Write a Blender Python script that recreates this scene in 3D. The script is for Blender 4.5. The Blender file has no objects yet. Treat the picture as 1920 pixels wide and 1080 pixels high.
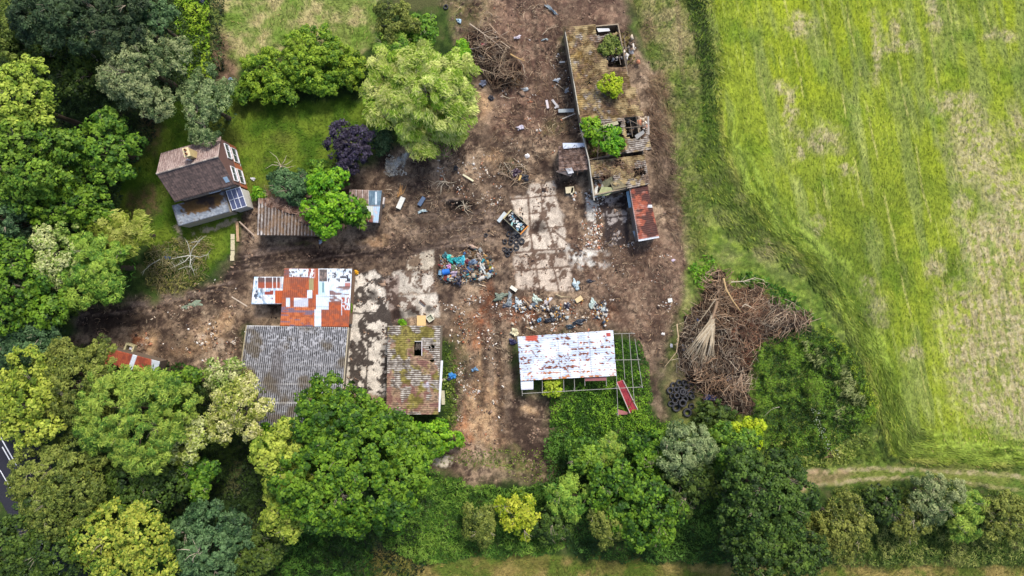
import bpy, math, random
import numpy as np
from mathutils import Vector

# ------------------------------------------------------------------ camera, sky, sun
S = 14.5            # photo pixels per metre on the ground
H = 88.28           # drone height
scene = bpy.context.scene
cam_d = bpy.data.cameras.new("camera"); cam = bpy.data.objects.new("camera", cam_d)
scene.collection.objects.link(cam); scene.camera = cam
cam_d.lens = 24; cam_d.sensor_width = 36; cam_d.clip_end = 6000
cam.location = (0, 0, H); cam.rotation_euler = (0, 0, 0)

SUN_EL, SUN_AZ = math.radians(52), math.radians(24)      # azimuth from +Y towards +X
world = bpy.data.worlds.new("World"); scene.world = world; world.use_nodes = True
nt = world.node_tree; nt.nodes.clear()
sky = nt.nodes.new('ShaderNodeTexSky'); sky.sky_type = 'NISHITA'; sky.sun_disc = False
sky.sun_elevation = SUN_EL; sky.sun_rotation = SUN_AZ; sky.dust_density = 3.0; sky.air_density = 1.0
bg = nt.nodes.new('ShaderNodeBackground'); bg.inputs[1].default_value = 0.15
wo = nt.nodes.new('ShaderNodeOutputWorld')
nt.links.new(sky.outputs[0], bg.inputs[0]); nt.links.new(bg.outputs[0], wo.inputs[0])
sd = bpy.data.lights.new("sun", 'SUN'); sd.energy = 2.25; sd.angle = math.radians(10); sd.color = (1, 0.955, 0.88)
sun = bpy.data.objects.new("sun", sd); scene.collection.objects.link(sun)
sv = Vector((math.cos(SUN_EL)*math.sin(SUN_AZ), math.cos(SUN_EL)*math.cos(SUN_AZ), math.sin(SUN_EL)))
sun.rotation_euler = sv.to_track_quat('Z', 'Y').to_euler(); sun.location = sv*120
scene.view_settings.view_transform = 'Standard'; scene.view_settings.look = 'None'
scene.view_settings.exposure = 0.88; scene.view_settings.gamma = 1
scene.cycles.max_bounces = 6; scene.cycles.transparent_max_bounces = 6

GAIN = 1.5
rng = np.random.default_rng(7)
random.seed(7)

# ------------------------------------------------------------------ helpers
def P(px, py, z=0.0):
    k = (H - z) / H
    return np.array([(px-960)/S*k, (540-py)/S*k, z])

def A(*c):
    """picture-like 0-255 colour -> surface albedo"""
    if len(c) == 1: c = c[0]
    v = np.array(c, float)/255
    l = np.where(v <= 0.04045, v/12.92, ((v+0.055)/1.055)**2.4)
    return np.clip(l/GAIN, 0.004, 0.85)

def tagp(o, label=None, cat=None, group=None, kind=None):
    if label: o['label'] = label
    if cat: o['category'] = cat
    if group: o['group'] = group
    if kind: o['kind'] = kind
    return o

def mesh(name, V, F, mat, parent=None, col=None, smooth=False, uniform=None):
    V = np.asarray(V, np.float32).reshape(-1, 3)
    me = bpy.data.meshes.new(name)
    if isinstance(F, np.ndarray):
        k = F.shape[1]; n = F.shape[0]
        me.vertices.add(len(V)); me.vertices.foreach_set('co', V.ravel())
        me.loops.add(n*k); me.loops.foreach_set('vertex_index', F.astype(np.int32).ravel())
        me.polygons.add(n); me.polygons.foreach_set('loop_start', np.arange(0, n*k, k, dtype=np.int32))
        me.update(calc_edges=True)
    else:
        me.from_pydata([tuple(v) for v in V], [], [tuple(int(i) for i in f) for f in F]); me.update()
    if uniform is not None: col = np.tile(np.asarray(uniform, np.float32), (len(V), 1))
    if col is not None:
        ca = me.color_attributes.new('col', 'FLOAT_COLOR', 'POINT')
        c4 = np.ones((len(V), 4), np.float32); c4[:, :3] = col
        ca.data.foreach_set('color', c4.ravel())
    if smooth: me.polygons.foreach_set('use_smooth', np.ones(len(me.polygons), bool))
    me.materials.append(mat)
    o = bpy.data.objects.new(name, me); scene.collection.objects.link(o)
    if parent: o.parent = parent
    return o

def empty(name, loc, label, cat, group=None, rz=0):
    o = bpy.data.objects.new(name, None); scene.collection.objects.link(o)
    o.location = tuple(loc); o.rotation_euler = (0, 0, rz); o.empty_display_size = 0.3
    return tagp(o, label, cat, group)

def material(name, rough=0.85, metal=0.0, var=0.35, nscale=6.0, bump=0.3, bscale=12.0, bdist=0.03, transl=0.0, spec=0.3):
    m = bpy.data.materials.new(name); m.use_nodes = True
    n = m.node_tree.nodes; l = m.node_tree.links; n.clear()
    out = n.new('ShaderNodeOutputMaterial'); b = n.new('ShaderNodeBsdfPrincipled')
    b.inputs['Roughness'].default_value = rough; b.inputs['Metallic'].default_value = metal
    b.inputs['Specular IOR Level'].default_value = spec
    at = n.new('ShaderNodeAttribute'); at.attribute_name = 'col'
    geo = n.new('ShaderNodeNewGeometry')
    no = n.new('ShaderNodeTexNoise'); no.inputs['Scale'].default_value = nscale; no.inputs['Detail'].default_value = 4
    no.inputs['Roughness'].default_value = 0.65
    l.new(geo.outputs['Position'], no.inputs['Vector'])
    mr = n.new('ShaderNodeMapRange'); mr.inputs[1].default_value = 0.25; mr.inputs[2].default_value = 0.75
    mr.inputs[3].default_value = 1-var; mr.inputs[4].default_value = 1+var
    l.new(no.outputs[0], mr.inputs[0])
    mx = n.new('ShaderNodeVectorMath'); mx.operation = 'SCALE'
    l.new(at.outputs['Color'], mx.inputs[0]); l.new(mr.outputs[0], mx.inputs['Scale'])
    l.new(mx.outputs[0], b.inputs['Base Color'])
    if bump > 0:
        nb = n.new('ShaderNodeTexNoise'); nb.inputs['Scale'].default_value = bscale; nb.inputs['Detail'].default_value = 3
        l.new(geo.outputs['Position'], nb.inputs['Vector'])
        bp = n.new('ShaderNodeBump'); bp.inputs['Strength'].default_value = bump; bp.inputs['Distance'].default_value = bdist
        l.new(nb.outputs[0], bp.inputs['Height']); l.new(bp.outputs[0], b.inputs['Normal'])
    if transl > 0:
        t = n.new('ShaderNodeBsdfTranslucent'); ms = n.new('ShaderNodeMixShader'); ms.inputs[0].default_value = transl
        l.new(mx.outputs[0], t.inputs['Color'])
        l.new(b.outputs[0], ms.inputs[1]); l.new(t.outputs[0], ms.inputs[2]); l.new(ms.outputs[0], out.inputs[0])
    else:
        l.new(b.outputs[0], out.inputs[0])
    return m

M_GROUND = material('soil_and_turf', 0.95, var=0.55, nscale=7.0, bump=0.6, bscale=7, bdist=0.08, spec=0.1)
M_FIELD = material('field_turf', 0.95, var=0.3, nscale=7.0, bump=0.6, bscale=6, bdist=0.1, spec=0.1)
M_LEAF = material('leaf', 0.6, var=0.12, nscale=3.0, bump=0, transl=0.3, spec=0.25)
M_GRASS = material('grass_blade', 0.7, var=0.12, nscale=2.0, bump=0, transl=0.25, spec=0.15)
M_WOOD = material('weathered_wood', 0.85, var=0.25, nscale=9, bump=0.4, bscale=20, bdist=0.01)
M_BARK = material('bark', 0.9, var=0.3, nscale=6, bump=0.5, bscale=14, bdist=0.03)
M_ASB = material('fibre_cement', 0.92, var=0.30, nscale=4, bump=0.3, bscale=15, bdist=0.015, spec=0.15)
M_TIN = material('tin_sheet', 0.5, metal=0.0, var=0.12, nscale=5, bump=0.1, bscale=8, bdist=0.01, spec=0.4)
M_RUST = material('rusty_iron', 0.85, var=0.25, nscale=6, bump=0.2, bscale=14, bdist=0.01)
M_BRICK = material('brick_and_render', 0.9, var=0.2, nscale=8, bump=0.3, bscale=20, bdist=0.01)
M_TILE = material('roof_tile', 0.85, var=0.25, nscale=5, bump=0.2, bscale=16, bdist=0.01)
M_RUBBER = material('rubber', 0.75, var=0.25, nscale=8, bump=0.2, bscale=25, bdist=0.01)
M_PLASTIC = material('plastic', 0.45, var=0.12, nscale=5, bump=0.15, bscale=7, bdist=0.03, spec=0.5)
M_FABRIC = material('fabric', 0.95, var=0.2, nscale=6, bump=0.4, bscale=10, bdist=0.03)
M_GLASS = material('window_glass', 0.08, var=0.1, nscale=2, bump=0, spec=0.8)
M_PAINT = material('white_paint', 0.5, var=0.08, nscale=5, bump=0, spec=0.4)
M_ASPHALT = material('asphalt', 0.9, var=0.15, nscale=12, bump=0.3, bscale=30, bdist=0.01)
M_STONE = material('stone', 0.9, var=0.25, nscale=7, bump=0.4, bscale=15, bdist=0.02)

_tabs = {}
def vn(x, y, seed):
    if seed not in _tabs: _tabs[seed] = np.random.default_rng(1000+seed).random((256, 256)).astype(np.float32)
    T = _tabs[seed]
    xi = np.floor(x).astype(np.int64); yi = np.floor(y).astype(np.int64)
    fx = x-xi; fy = y-yi; fx = fx*fx*(3-2*fx); fy = fy*fy*(3-2*fy)
    x0 = xi & 255; x1 = (xi+1) & 255; y0 = yi & 255; y1 = (yi+1) & 255
    return (T[x0, y0]*(1-fx)+T[x1, y0]*fx)*(1-fy)+(T[x0, y1]*(1-fx)+T[x1, y1]*fx)*fy

def fbm(x, y, sc, seed, octv=4, rough=0.55, aniso=1.0, ang=0.0):
    if ang or aniso != 1.0:
        c, s = math.cos(ang), math.sin(ang)
        x, y = x*c+y*s, (-x*s+y*c)/aniso
    t = 0; a = 1; tot = 0; f = 1.0/sc
    for i in range(octv):
        t = t+a*vn(x*f+17.3*i, y*f+5.1*i, seed*7+i); tot += a; a *= rough; f *= 2.03
    return t/tot

def ss(a, b, v):
    t = np.clip((v-a)/(b-a), 0, 1); return t*t*(3-2*t)

def sdf(poly, X, Y):
    """distance in px, positive inside"""
    p = np.array(poly, float); n = len(p)
    d = np.full(X.shape, 1e9); ins = np.zeros(X.shape, bool)
    for i in range(n):
        a = p[i]; b = p[(i+1) % n]
        ex, ey = b-a; wx = X-a[0]; wy = Y-a[1]
        t = np.clip((wx*ex+wy*ey)/(ex*ex+ey*ey+1e-9), 0, 1)
        d = np.minimum(d, (wx-ex*t)**2+(wy-ey*t)**2)
        c = ((a[1] <= Y) != (b[1] <= Y))
        xi = a[0]+(Y-a[1])*(b[0]-a[0])/((b[1]-a[1]) if b[1] != a[1] else 1e-9)
        ins ^= c & (X < xi)
    d = np.sqrt(d)
    return np.where(ins, d, -d)

def line_d(pts, X, Y):
    d = np.full(X.shape, 1e9)
    for a, b in zip(pts[:-1], pts[1:]):
        ex, ey = b[0]-a[0], b[1]-a[1]; wx = X-a[0]; wy = Y-a[1]
        t = np.clip((wx*ex+wy*ey)/(ex*ex+ey*ey+1e-9), 0, 1)
        d = np.minimum(d, (wx-ex*t)**2+(wy-ey*t)**2)
    return np.sqrt(d)

def mix(c1, c2, m):
    return np.asarray(c1)*(1-m[..., None])+np.asarray(c2)*m[..., None]

# ------------------------------------------------------------------ the ground, painted by what grows or lies there
FIELD = [(1300, -140), (1340, 90), (1345, 200), (1352, 270), (1385, 350), (1440, 430), (1520, 505), (1575, 585), (1622, 680), (1645, 770), (1670, 850), (1700, 866), (1920, 878), (2300, 890), (2300, -140)]
YARD = [(800, -140), (1170, -140), (1180, 60), (1215, 120), (1240, 200), (1262, 300), (1280, 400), (1290, 500), (1275, 560), (1250, 640), (1240, 700), (1250, 790), (1230, 800), (1212, 700), (1180, 630), (960, 635), (968, 735), (1030, 740), (1035, 850), (1060, 900), (880, 905), (800, 880), (850, 820), (850, 640), (720, 620), (720, 760), (640, 780), (655, 600), (460, 620), (440, 720), (330, 700), (190, 665), (130, 640), (150, 575), (270, 560), (330, 555), (395, 535), (440, 490), (445, 420), (470, 380), (600, 340), (700, 300), (720, 280), (860, 230), (880, 160), (850, 60)]
def paint(X, Y):
    wx = X+(fbm(X, Y, 26, 1)-.5)*36; wy = Y+(fbm(X, Y, 26, 2)-.5)*36
    fx = X+(fbm(X, Y, 9, 3)-.5)*10; fy = Y+(fbm(X, Y, 9, 4)-.5)*10
    def PM(poly, fe=10, w=1):
        xs = [p[0] for p in poly]; ys = [p[1] for p in poly]; m = np.zeros(X.shape); q = fe+45
        k = (X > min(xs)-q) & (X < max(xs)+q) & (Y > min(ys)-q) & (Y < max(ys)+q)
        A_, B_ = (wx, wy) if w == 1 else ((fx, fy) if w == 2 else (X, Y))
        m[k] = ss(-fe, fe, sdf(poly, A_[k], B_[k])); return m
    def blob(cx, cy, rx, ry=None, w=1, sharp=.35):
        ry = ry or rx; A_, B_ = (wx, wy) if w == 1 else (fx, fy)
        d = np.sqrt(((A_-cx)/rx)**2+((B_-cy)/ry)**2); return 1-ss(1-sharp, 1+sharp, d)
    n8 = fbm(X, Y, 9, 5, 3); n4 = fbm(X, Y, 4.2, 6, 2, .6); n30 = fbm(X, Y, 34, 7); n90 = fbm(X, Y, 110, 8)
    C = mix(A(40, 58, 26), A(72, 92, 40), ss(.3, .7, n8*.5+n30*.5))  # base albedo lowered to paint in the shade below trees
    C = mix(C, A(95, 88, 62), ss(.56, .7, n30)*.6)
    lab = np.zeros(X.shape, int)                                   # 0 ground
    # ---- field
    mf = PM(FIELD, 6, 2); dF = sdf(FIELD, X, Y)
    ang = math.radians(-11)
    st = fbm(X, Y, 6, 11, 3, .6, aniso=22, ang=ang); st2 = fbm(X, Y, 26, 12, 3, .5, aniso=5, ang=ang)
    g = mix(A(114, 132, 44), A(154, 168, 52), ss(.3, .7, n90*.6+n30*.4))
    g = mix(g, A(158, 172, 44), ss(.45, .65, fbm(X, Y, 150, 13, 2))*ss(0, 1, (600-Y)/600+.2)*.75)
    g = mix(g, A(134, 146, 84), ss(.5, .68, st2)*.6)
    g = mix(g, A(190, 196, 112), ss(.60, .72, st)*.45*ss(.42, .6, fbm(X, Y, 80, 71)))
    g = mix(g, A(92, 120, 40), ss(.42, .30, st)*.4*ss(.42, .6, fbm(X, Y, 70, 72)))
    g = mix(g, A(98, 132, 34), ss(.54, .74, fbm(X, Y, 70, 14))*.5)
    # dry chalky patches with the green drill rows still showing
    dry = [(1505, 45, 24, 20), (1462, 160, 14, 14), (1480, 200, 12, 40), (1545, 265, 34, 24), (1640, 90, 10, 60), (1690, 88, 30, 12), (1680, 50, 14, 30), (1790, 190, 45, 20), (1815, 230, 34, 45), (1855, 65, 16, 10), (1895, 70, 18, 12), (1500, 290, 8, 14),
           (1840, 290, 60, 60), (1800, 390, 14, 30), (1640, 580, 28, 26), (1655, 610, 14, 16), (1715, 660, 22, 16), (1530, 430, 10, 22), (1750, 495, 20, 24), (1905, 240, 20, 40), (1750, 30, 10, 30), (1870, 330, 30, 60), (1620, 540, 16, 18), (1910, 400, 30, 80), (1495, 275, 8, 30), (1590, 320, 14, 8)]
    dm = np.zeros(X.shape)
    for (a, b, c, d) in dry: dm = np.maximum(dm, blob(a, b, c, d, sharp=.6)*.85)
    big = PM([(1790, 420), (1850, 400), (2100, 380), (2100, 860), (1920, 842), (1860, 800), (1800, 770), (1775, 700), (1760, 600), (1760, 545), (1830, 530)], 26)
    hp = PM([(1800, 480), (1940, 440), (1940, 560), (1790, 640), (1770, 560)], 20)
    row = np.sin((X*math.cos(ang)-Y*math.sin(ang)*-1)*.42 + n30*5); row2 = np.sin((Y+X*.1)*.38+n30*6)
    big = big*(1-.55*ss(.2, .9, row)*ss(.35, .6, n30+.1))*(1-.4*ss(.5, 1, row2)*ss(.4, .6, fbm(X, Y, 60, 15)))
    dm = np.maximum(dm, big*.95)*(1-.75*ss(.5, .62, n8))
    dryc = mix(A(206, 192, 150), A(166, 154, 112), ss(.35, .65, n4)); dryc = mix(dryc, A(190, 180, 100), hp*.6*ss(.4, .6, n8))
    g = mix(g, dryc, dm*.97)
    # swaths that follow the edge of the field
    e = dF+(n30-.5)*22
    sw = fbm(e*1.0, (X+Y)*.10, 6.5, 16, 2)
    em = ss(95, 30, dF)*ss(-4, 8, dF)*ss(200, 420, Y+X*.05)
    g = mix(g, A(116, 138, 48), em*.55); g = mix(g, A(150, 172, 70), em*ss(.52, .68, sw)*.75); g = mix(g, A(78, 106, 34), em*ss(.46, .34, sw)*.6)
    g = mix(g, A(60, 88, 26), blob(1610, 620, 30, 120)*.2)
    for k_ in range(9):                                             # tractor wheelings running up the field
        x0 = 1400+k_*62+(k_ % 3)*9; wl_ = np.abs(X-(x0+(Y)*.205+(fbm(X*0, Y, 90, 80+k_)-.5)*14)); g = mix(g, A(190, 186, 110), ss(2.6, .8, wl_)*ss(.46, .60, fbm(X, Y, 34, 90+k_))*.75*ss(60, 110, dF))
        g = mix(g, A(92, 116, 34), ss(3, 1, np.abs(wl_-4))*ss(.5, .62, fbm(X, Y, 40, 99+k_))*.4)
    g = g*(0.86+.30*n4)[..., None]*(0.90+.22*n8)[..., None]
    # ---- rough margin between yard and field
    mm = PM([(1150, -140), (1320, -140), (1350, 90), (1358, 240), (1390, 345), (1450, 430), (1540, 520), (1590, 600), (1640, 720), (1660, 880), (1530, 900), (1420, 860), (1290, 900), (1250, 700), (1280, 540), (1275, 400), (1250, 250)], 14)
    r = mix(A(124, 132, 66), A(164, 154, 106), ss(.35, .65, n30)); r = mix(r, mix(A(72, 100, 32), A(112, 134, 50), ss(.4, .6, n8)), ss(440, 520, Y)*ss(1250, 1330, X)*.8); r = mix(r, A(84, 108, 40), ss(.5, .66, fbm(X, Y, 22, 17))*.7)
    r = mix(r, A(128, 104, 82), ss(.52, .68, fbm(X, Y, 40, 18, aniso=3, ang=ang))*ss(1330, 1210, X)*.8)
    r = r*(0.62+.76*n4)[..., None]
    C = mix(C, r, mm)
    strip = ss(28, 10, line_d([(1290, -60), (1322, 60), (1332, 160), (1330, 260)], fx, fy))*ss(330, 240, Y)
    C = mix(C, mix(A(38, 60, 20), A(96, 120, 46), ss(.44, .58, n4)), strip*.95)
    rut = ss(7, 2, line_d([(1268, -20), (1276, 80), (1284, 190), (1300, 300)], fx, fy)); C = mix(C, A(150, 130, 100), rut*.55)
    C = mix(C, mix(A(72, 102, 30), A(118, 142, 46), ss(.4, .6, n8)), PM([(1270, 120), (1340, 200), (1380, 350), (1450, 440), (1400, 480), (1320, 470), (1290, 350), (1262, 230)], 22)*.65)
    C = mix(C, mix(A(150, 122, 96), A(110, 88, 70), ss(.4, .6, n8)), (blob(1222, 160, 34, 30)+blob(1245, 230, 26, 36)*.6+blob(1215, 62, 18, 24)*.8).clip(0, 1)*.75)
    C = mix(C, g, mf); lab[(mf > .5)] = 1
    C = mix(C, A(178, 178, 90), ss(8, 2, np.abs(dF-5))*ss(.42, .6, fbm(X, Y, 40, 19))*.6)
    # ---- lawns
    l1 = PM([(380, -140), (705, -140), (705, 80), (650, 105), (600, 75), (450, 115), (430, 130), (400, 130), (385, 60)], 10)
    c = mix(A(128, 144, 70), A(184, 172, 120), ss(.38, .62, n30)); c = mix(c, A(104, 134, 48), ss(.48, .64, fbm(X, Y, 40, 21))*.75); c = c*(0.7+.6*n4)[..., None]
    C = mix(C, c, l1); lab[l1 > .5] = 2
    C = mix(C, mix(A(132, 104, 88), A(92, 72, 60), ss(.4, .6, n8)), blob(415, 108, 22, 46, sharp=.5)*.9)
    l2 = PM([(300, 185), (450, 175), (560, 190), (700, 180), (720, 280), (620, 310), (560, 340), (490, 350), (470, 400), (440, 410), (440, 470), (360, 535), (330, 500), (230, 400), (220, 350), (290, 260)], 9)
    c = mix(A(72, 100, 26), A(108, 128, 40), ss(.35, .65, n30)); c = mix(c, A(92, 92, 44), ss(.56, .7, fbm(X, Y, 60, 22))*.5); c = c*(0.68+.64*n4)[..., None]
    C = mix(C, c, l2); lab[l2 > .5] = 2
    C = mix(C, mix(A(104, 84, 62), A(80, 84, 44), ss(.4, .6, n8)), (blob(268, 385, 26, 40)+blob(285, 240, 20, 44)+blob(500, 370, 16, 26)).clip(0, 1)*.8)
    C = mix(C, A(96, 78, 60), blob(280, 225, 20, 12)*.8)
    # ---- bottom verge and track
    bv = PM([(690, 1035), (800, 1050), (900, 1038), (1100, 1050), (1350, 1060), (1560, 1062), (1920, 1060), (2300, 1060), (2300, 1400), (600, 1400)], 10)
    c = mix(A(118, 116, 56), A(150, 134, 78), ss(.35, .65, n30)); c = mix(c, A(84, 108, 36), ss(.5, .66, fbm(X, Y, 36, 23))*.8)
    C = mix(C, c*(0.68+.64*n4)[..., None], bv)
    tr = PM([(1490, 876), (1620, 872), (1920, 878), (2300, 900), (2300, 960), (1920, 925), (1760, 902), (1600, 905), (1490, 925)], 8)
    c = mix(A(92, 116, 46), A(122, 132, 62), ss(.35, .65, n30)); c = c*(0.7+.6*n4)[..., None]
    t1 = ss(6, 2, line_d([(1480, 888), (1640, 878), (1800, 884), (1940, 896), (2300, 920)], fx, fy)); t2 = ss(6, 2, line_d([(1500, 915), (1640, 897), (1760, 900), (1940, 922), (2300, 950)], fx, fy))
    c = mix(c, mix(A(182, 168, 130), A(150, 148, 92), ss(.42, .62, n8)), np.maximum(t1, t2)*.8*ss(.3, .5, n30+.08))
    C = mix(C, c, tr); lab[tr > .5] = 3
    C = mix(C, mix(A(168, 138, 112), A(122, 98, 80), ss(.4, .6, n8)), PM([(1490, 882), (1580, 878), (1600, 890), (1560, 905), (1490, 922)], 6)*.6)
    C = mix(C, mix(A(160, 128, 104), A(110, 110, 60), ss(.4, .6, n8)), (blob(1555, 852, 12, 8)).clip(0, 1)*.8)
    # ---- yard mud
    my = PM(YARD, 15)
    y = mix(A(104, 87, 73), A(152, 130, 108), ss(.36, .64, n30)); y = mix(y, A(186, 162, 134), ss(.52, .66, fbm(X, Y, 50, 35, 5, .6))*.7); y = mix(y, A(64, 49, 41), ss(.50, .66, fbm(X, Y, 30, 31))*.75)
    y = mix(y, A(152, 128, 104), ss(.54, .68, n8)*.55)
    y = mix(y, A(46, 34, 30), ss(.44, .33, n8)*.6)
    y = mix(y, A(122, 96, 80), PM([(1060, 440), (1290, 420), (1290, 600), (1200, 640), (1080, 560)], 30)*.6)
    y = mix(y, A(128, 96, 82), PM([(880, -140), (1170, -140), (1170, 60), (1050, 60), (1040, 260), (930, 260), (920, 60)], 30)*.5)
    dk = np.maximum(PM([(330, 560), (400, 530), (445, 480), (520, 465), (640, 470), (780, 455), (880, 450), (880, 470), (740, 490), (650, 495), (470, 505), (420, 560), (250, 590), (150, 600), (150, 570)], 14), PM([(780, 330), (930, 370), (960, 440), (860, 450), (760, 430)], 24)*.6)
    streak = fbm(X, Y, 5, 32, 3, .6, aniso=14, ang=math.radians(88)-.1)
    y = mix(y, mix(A(46, 37, 35), A(92, 78, 70), ss(.42, .62, streak)), dk*.95)
    y = mix(y, A(142, 124, 110), dk*ss(.56, .64, streak)*.6)
    y = mix(y, A(70, 56, 46), PM([(960, 735), (1030, 735), (1040, 870), (1000, 900), (950, 850)], 16)*.7)
    sand = [(920, 297, 14, 13), (905, 205, 20, 26), (880, 190, 26, 20), (905, 760, 30, 40), (925, 820, 26, 22), (885, 800, 28, 26), (900, 700, 14, 50), (935, 740, 7, 60), (965, 725, 10, 16), (990, 770, 18, 10), (285, 640, 14, 20), (390, 630, 26, 22), (420, 600, 16, 20), (350, 655, 24, 14), (600, 455, 30, 7), (700, 450, 24, 8), (870, 620, 24, 40)]
    for (a, b, c_, d) in sand: y = mix(y, mix(A(202, 168, 128), A(156, 124, 94), ss(.38, .6, n8)), blob(a, b, c_, d, sharp=.6)*.85)
    orange = [(918, 560, 14, 40), (905, 600, 20, 30), (960, 590, 22, 14), (985, 590, 16, 10), (1135, 590, 16, 16), (870, 800, 14, 40), (262, 645, 12, 10), (980, 570, 12, 14), (900, 640, 22, 16)]
    for (a, b, c_, d) in orange: y = mix(y, mix(A(170, 104, 66), A(128, 84, 62), ss(.38, .6, n8)), blob(a, b, c_, d, sharp=.6)*.6)
    for (a, b, c_, d) in [(880, 25, 40, 30), (850, 60, 30, 40), (1040, 235, 22, 16), (960, 310, 20, 10), (980, 880, 50, 14), (860, 690, 14, 60), (840, 740, 14, 70), (950, 845, 26, 12), (1055, 80, 10, 30), (1290, 540, 10, 20), (975, 700, 10, 20), (930, 865, 60, 12), (560, 460, 30, 6)]:
        y = mix(y, mix(A(92, 112, 46), A(120, 110, 68), ss(.4, .6, n8)), blob(a, b, c_, d, sharp=.7)*.65*ss(.35, .6, n8+.08))
    for (pts, wd) in [([(932, 600), (936, 700), (940, 820)], 6), ([(960, 640), (968, 720), (965, 800)], 7), ([(905, 620), (912, 700), (900, 760)], 5)]:
        y = mix(y, A(62, 48, 40), ss(wd+4, wd-3, line_d(pts, fx, fy))*.7)
    for pts, wd in [([(150, 600), (260, 585), (370, 560), (450, 505), (540, 478), (700, 468), (860, 455)], 5), ([(200, 612), (300, 600), (400, 575), (470, 520), (560, 492), (700, 484), (840, 476)], 4), ([(880, 460), (940, 470), (950, 540)], 5), ([(1075, 470), (1100, 540), (1160, 600), (1200, 660)], 5), ([(1090, 460), (1130, 530), (1190, 590), (1225, 650)], 4), ([(1000, 20), (1010, 140), (1000, 250), (960, 330)], 5), ([(970, 200), (950, 300), (900, 420)], 5)]:
        q_ = ss(wd+3, wd-2, line_d(pts, fx, fy)); y = mix(y, mix(A(50, 40, 36), A(120, 102, 86), ss(.45, .6, n4)), q_*.6*ss(.36, .52, n30))
    y = mix(y, A(186, 160, 132), ss(.60, .70, fbm(X, Y, 6, 33, 3, .7))*.4); y = mix(y, A(40, 30, 28), ss(.40, .31, fbm(X, Y, 7, 34, 3, .7))*.35)
    y = mix(y, A(58, 46, 40), ss(.50, .60, fbm(X, Y, 44, 36, 4, .6))*.5); y = y*(0.74+.52*n4)[..., None]
    C = mix(C, y, my); lab[(my > .5)] = 4
    # pale spill
    for (a, b, c_, d, q) in [(1088, 478, 24, 9, .95), (1105, 496, 30, 8, .7), (1070, 466, 20, 7, .6), (1120, 475, 20, 6, .5)]:
        C = mix(C, A(236, 232, 220), blob(a, b, c_, d, 2, sharp=.7)*q*ss(.36, .58, n8+.03))
    # ---- concrete slabs
    def slab(poly, light, dirt, seed, lines=(), th=.55, w=2, joints=()):
        nonlocal C
        m = PM(poly, 3, w)
        light = [min(252, v*k_) for v, k_ in zip(light, (1.10, 1.14, 1.21))]; c = mix(A(light), A([v*.86 for v in light]), ss(.38, .62, n8)); c = c*(0.86+.28*n4)[..., None]
        nn = fbm(X, Y, 17, seed, 5, .68)
        dt = ss(th-.02, th+.02, nn)
        for l in lines: dt = np.maximum(dt, ss(2.6, 1.1, line_d(l, fx*.35+X*.65, fy*.35+Y*.65)))
        c = mix(c, A(dirt)*(0.7+.6*n4)[..., None], dt*.92)
        C = mix(C, c, m); lab[m > .5] = 5
    slab([(956, 372), (990, 366), (990, 345), (1040, 341), (1044, 380), (1056, 400), (1062, 462), (1050, 474), (966, 478), (962, 440), (975, 420)], (196, 176, 150), (98, 76, 62), 41,
         [[(990, 365), (998, 470)], [(1015, 342), (1017, 395), (1042, 470)], [(956, 374), (1045, 366)], [(992, 400), (1012, 398)], [(1020, 428), (1062, 424)], [(1035, 430), (1060, 450)], [(966, 474), (1060, 466)]], .60)
    slab([(964, 482), (1066, 474), (1074, 545), (1000, 545), (968, 540)], (190, 168, 142), (96, 74, 60), 42, [[(1002, 478), (1012, 545)], [(1032, 478), (1048, 545)], [(964, 508), (1070, 500)]], .55)
    slab([(664, 512), (700, 508), (735, 520), (742, 606), (728, 640), (724, 740), (644, 740), (656, 600)], (206, 190, 166), (46, 36, 33), 43, [[(657, 588), (735, 584)], [(690, 640), (686, 740)]], .51)
    slab([(735, 512), (752, 508), (816, 508), (818, 546), (750, 552)], (192, 176, 152), (104, 84, 70), 44, [[(772, 508), (768, 530)], [(790, 508), (788, 528)]], .58)
    slab([(748, 556), (818, 548), (824, 594), (752, 596)], (198, 182, 158), (96, 76, 64), 45, [], .60)
    slab([(770, 478), (812, 470), (812, 504), (762, 506)], (188, 170, 142), (112, 92, 74), 46, [], .55)
    slab([(716, 524), (748, 514), (748, 598), (736, 604)], (150, 130, 112), (74, 58, 50), 47, [], .48)
    slab([(1100, 372), (1120, 380), (1118, 420), (1108, 440), (1098, 400)], (196, 182, 160), (96, 76, 64), 48, [], .52)
    slab([(1128, 370), (1176, 366), (1180, 458), (1136, 462)], (160, 146, 132), (44, 32, 30), 49, [[(1132, 390), (1178, 388)], [(1132, 408), (1178, 404)], [(1132, 426), (1178, 424)], [(1134, 444), (1178, 442)], [(1133, 370), (1140, 460)]], .46)
    slab([(726, 300), (740, 302), (752, 288), (764, 284), (758, 306), (752, 328), (736, 330), (722, 322)], (186, 180, 164), (98, 80, 68), 50, [], .56)
    slab([(810, 858), (850, 856), (846, 876), (812, 872)], (186, 168, 138), (86, 66, 52), 51, [], .54)
    for (a, b, c_, d) in [(1068, 358, 8, 10), (410, 645, 12, 12), (376, 632, 14, 8)]: C = mix(C, A(196, 176, 152), blob(a, b, c_, d, 2)*.6*ss(.4, .6, n8+.05))
    for (a, b, c_, d) in [(858, 392, 26, 11), (775, 585, 14, 10), (748, 590, 12, 12), (1060, 350, 20, 14), (700, 555, 9, 12), (880, 388, 20, 8), (806, 580, 8, 8), (1010, 425, 14, 12), (1280, 745, 26, 22), (1160, 385, 14, 14), (235, 600, 60, 12), (180, 610, 40, 20)]: C = mix(C, A(34, 26, 24), blob(a, b, c_, d, 2, sharp=.5)*.8)  # dark patches; those at the dug hole and below the brash shed paint shadow
    # garden path stones by the house
    pth = np.minimum(line_d([(366, 437), (400, 428), (440, 412)], fx, fy), line_d([(333, 425), (338, 450)], fx, fy))
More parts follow.
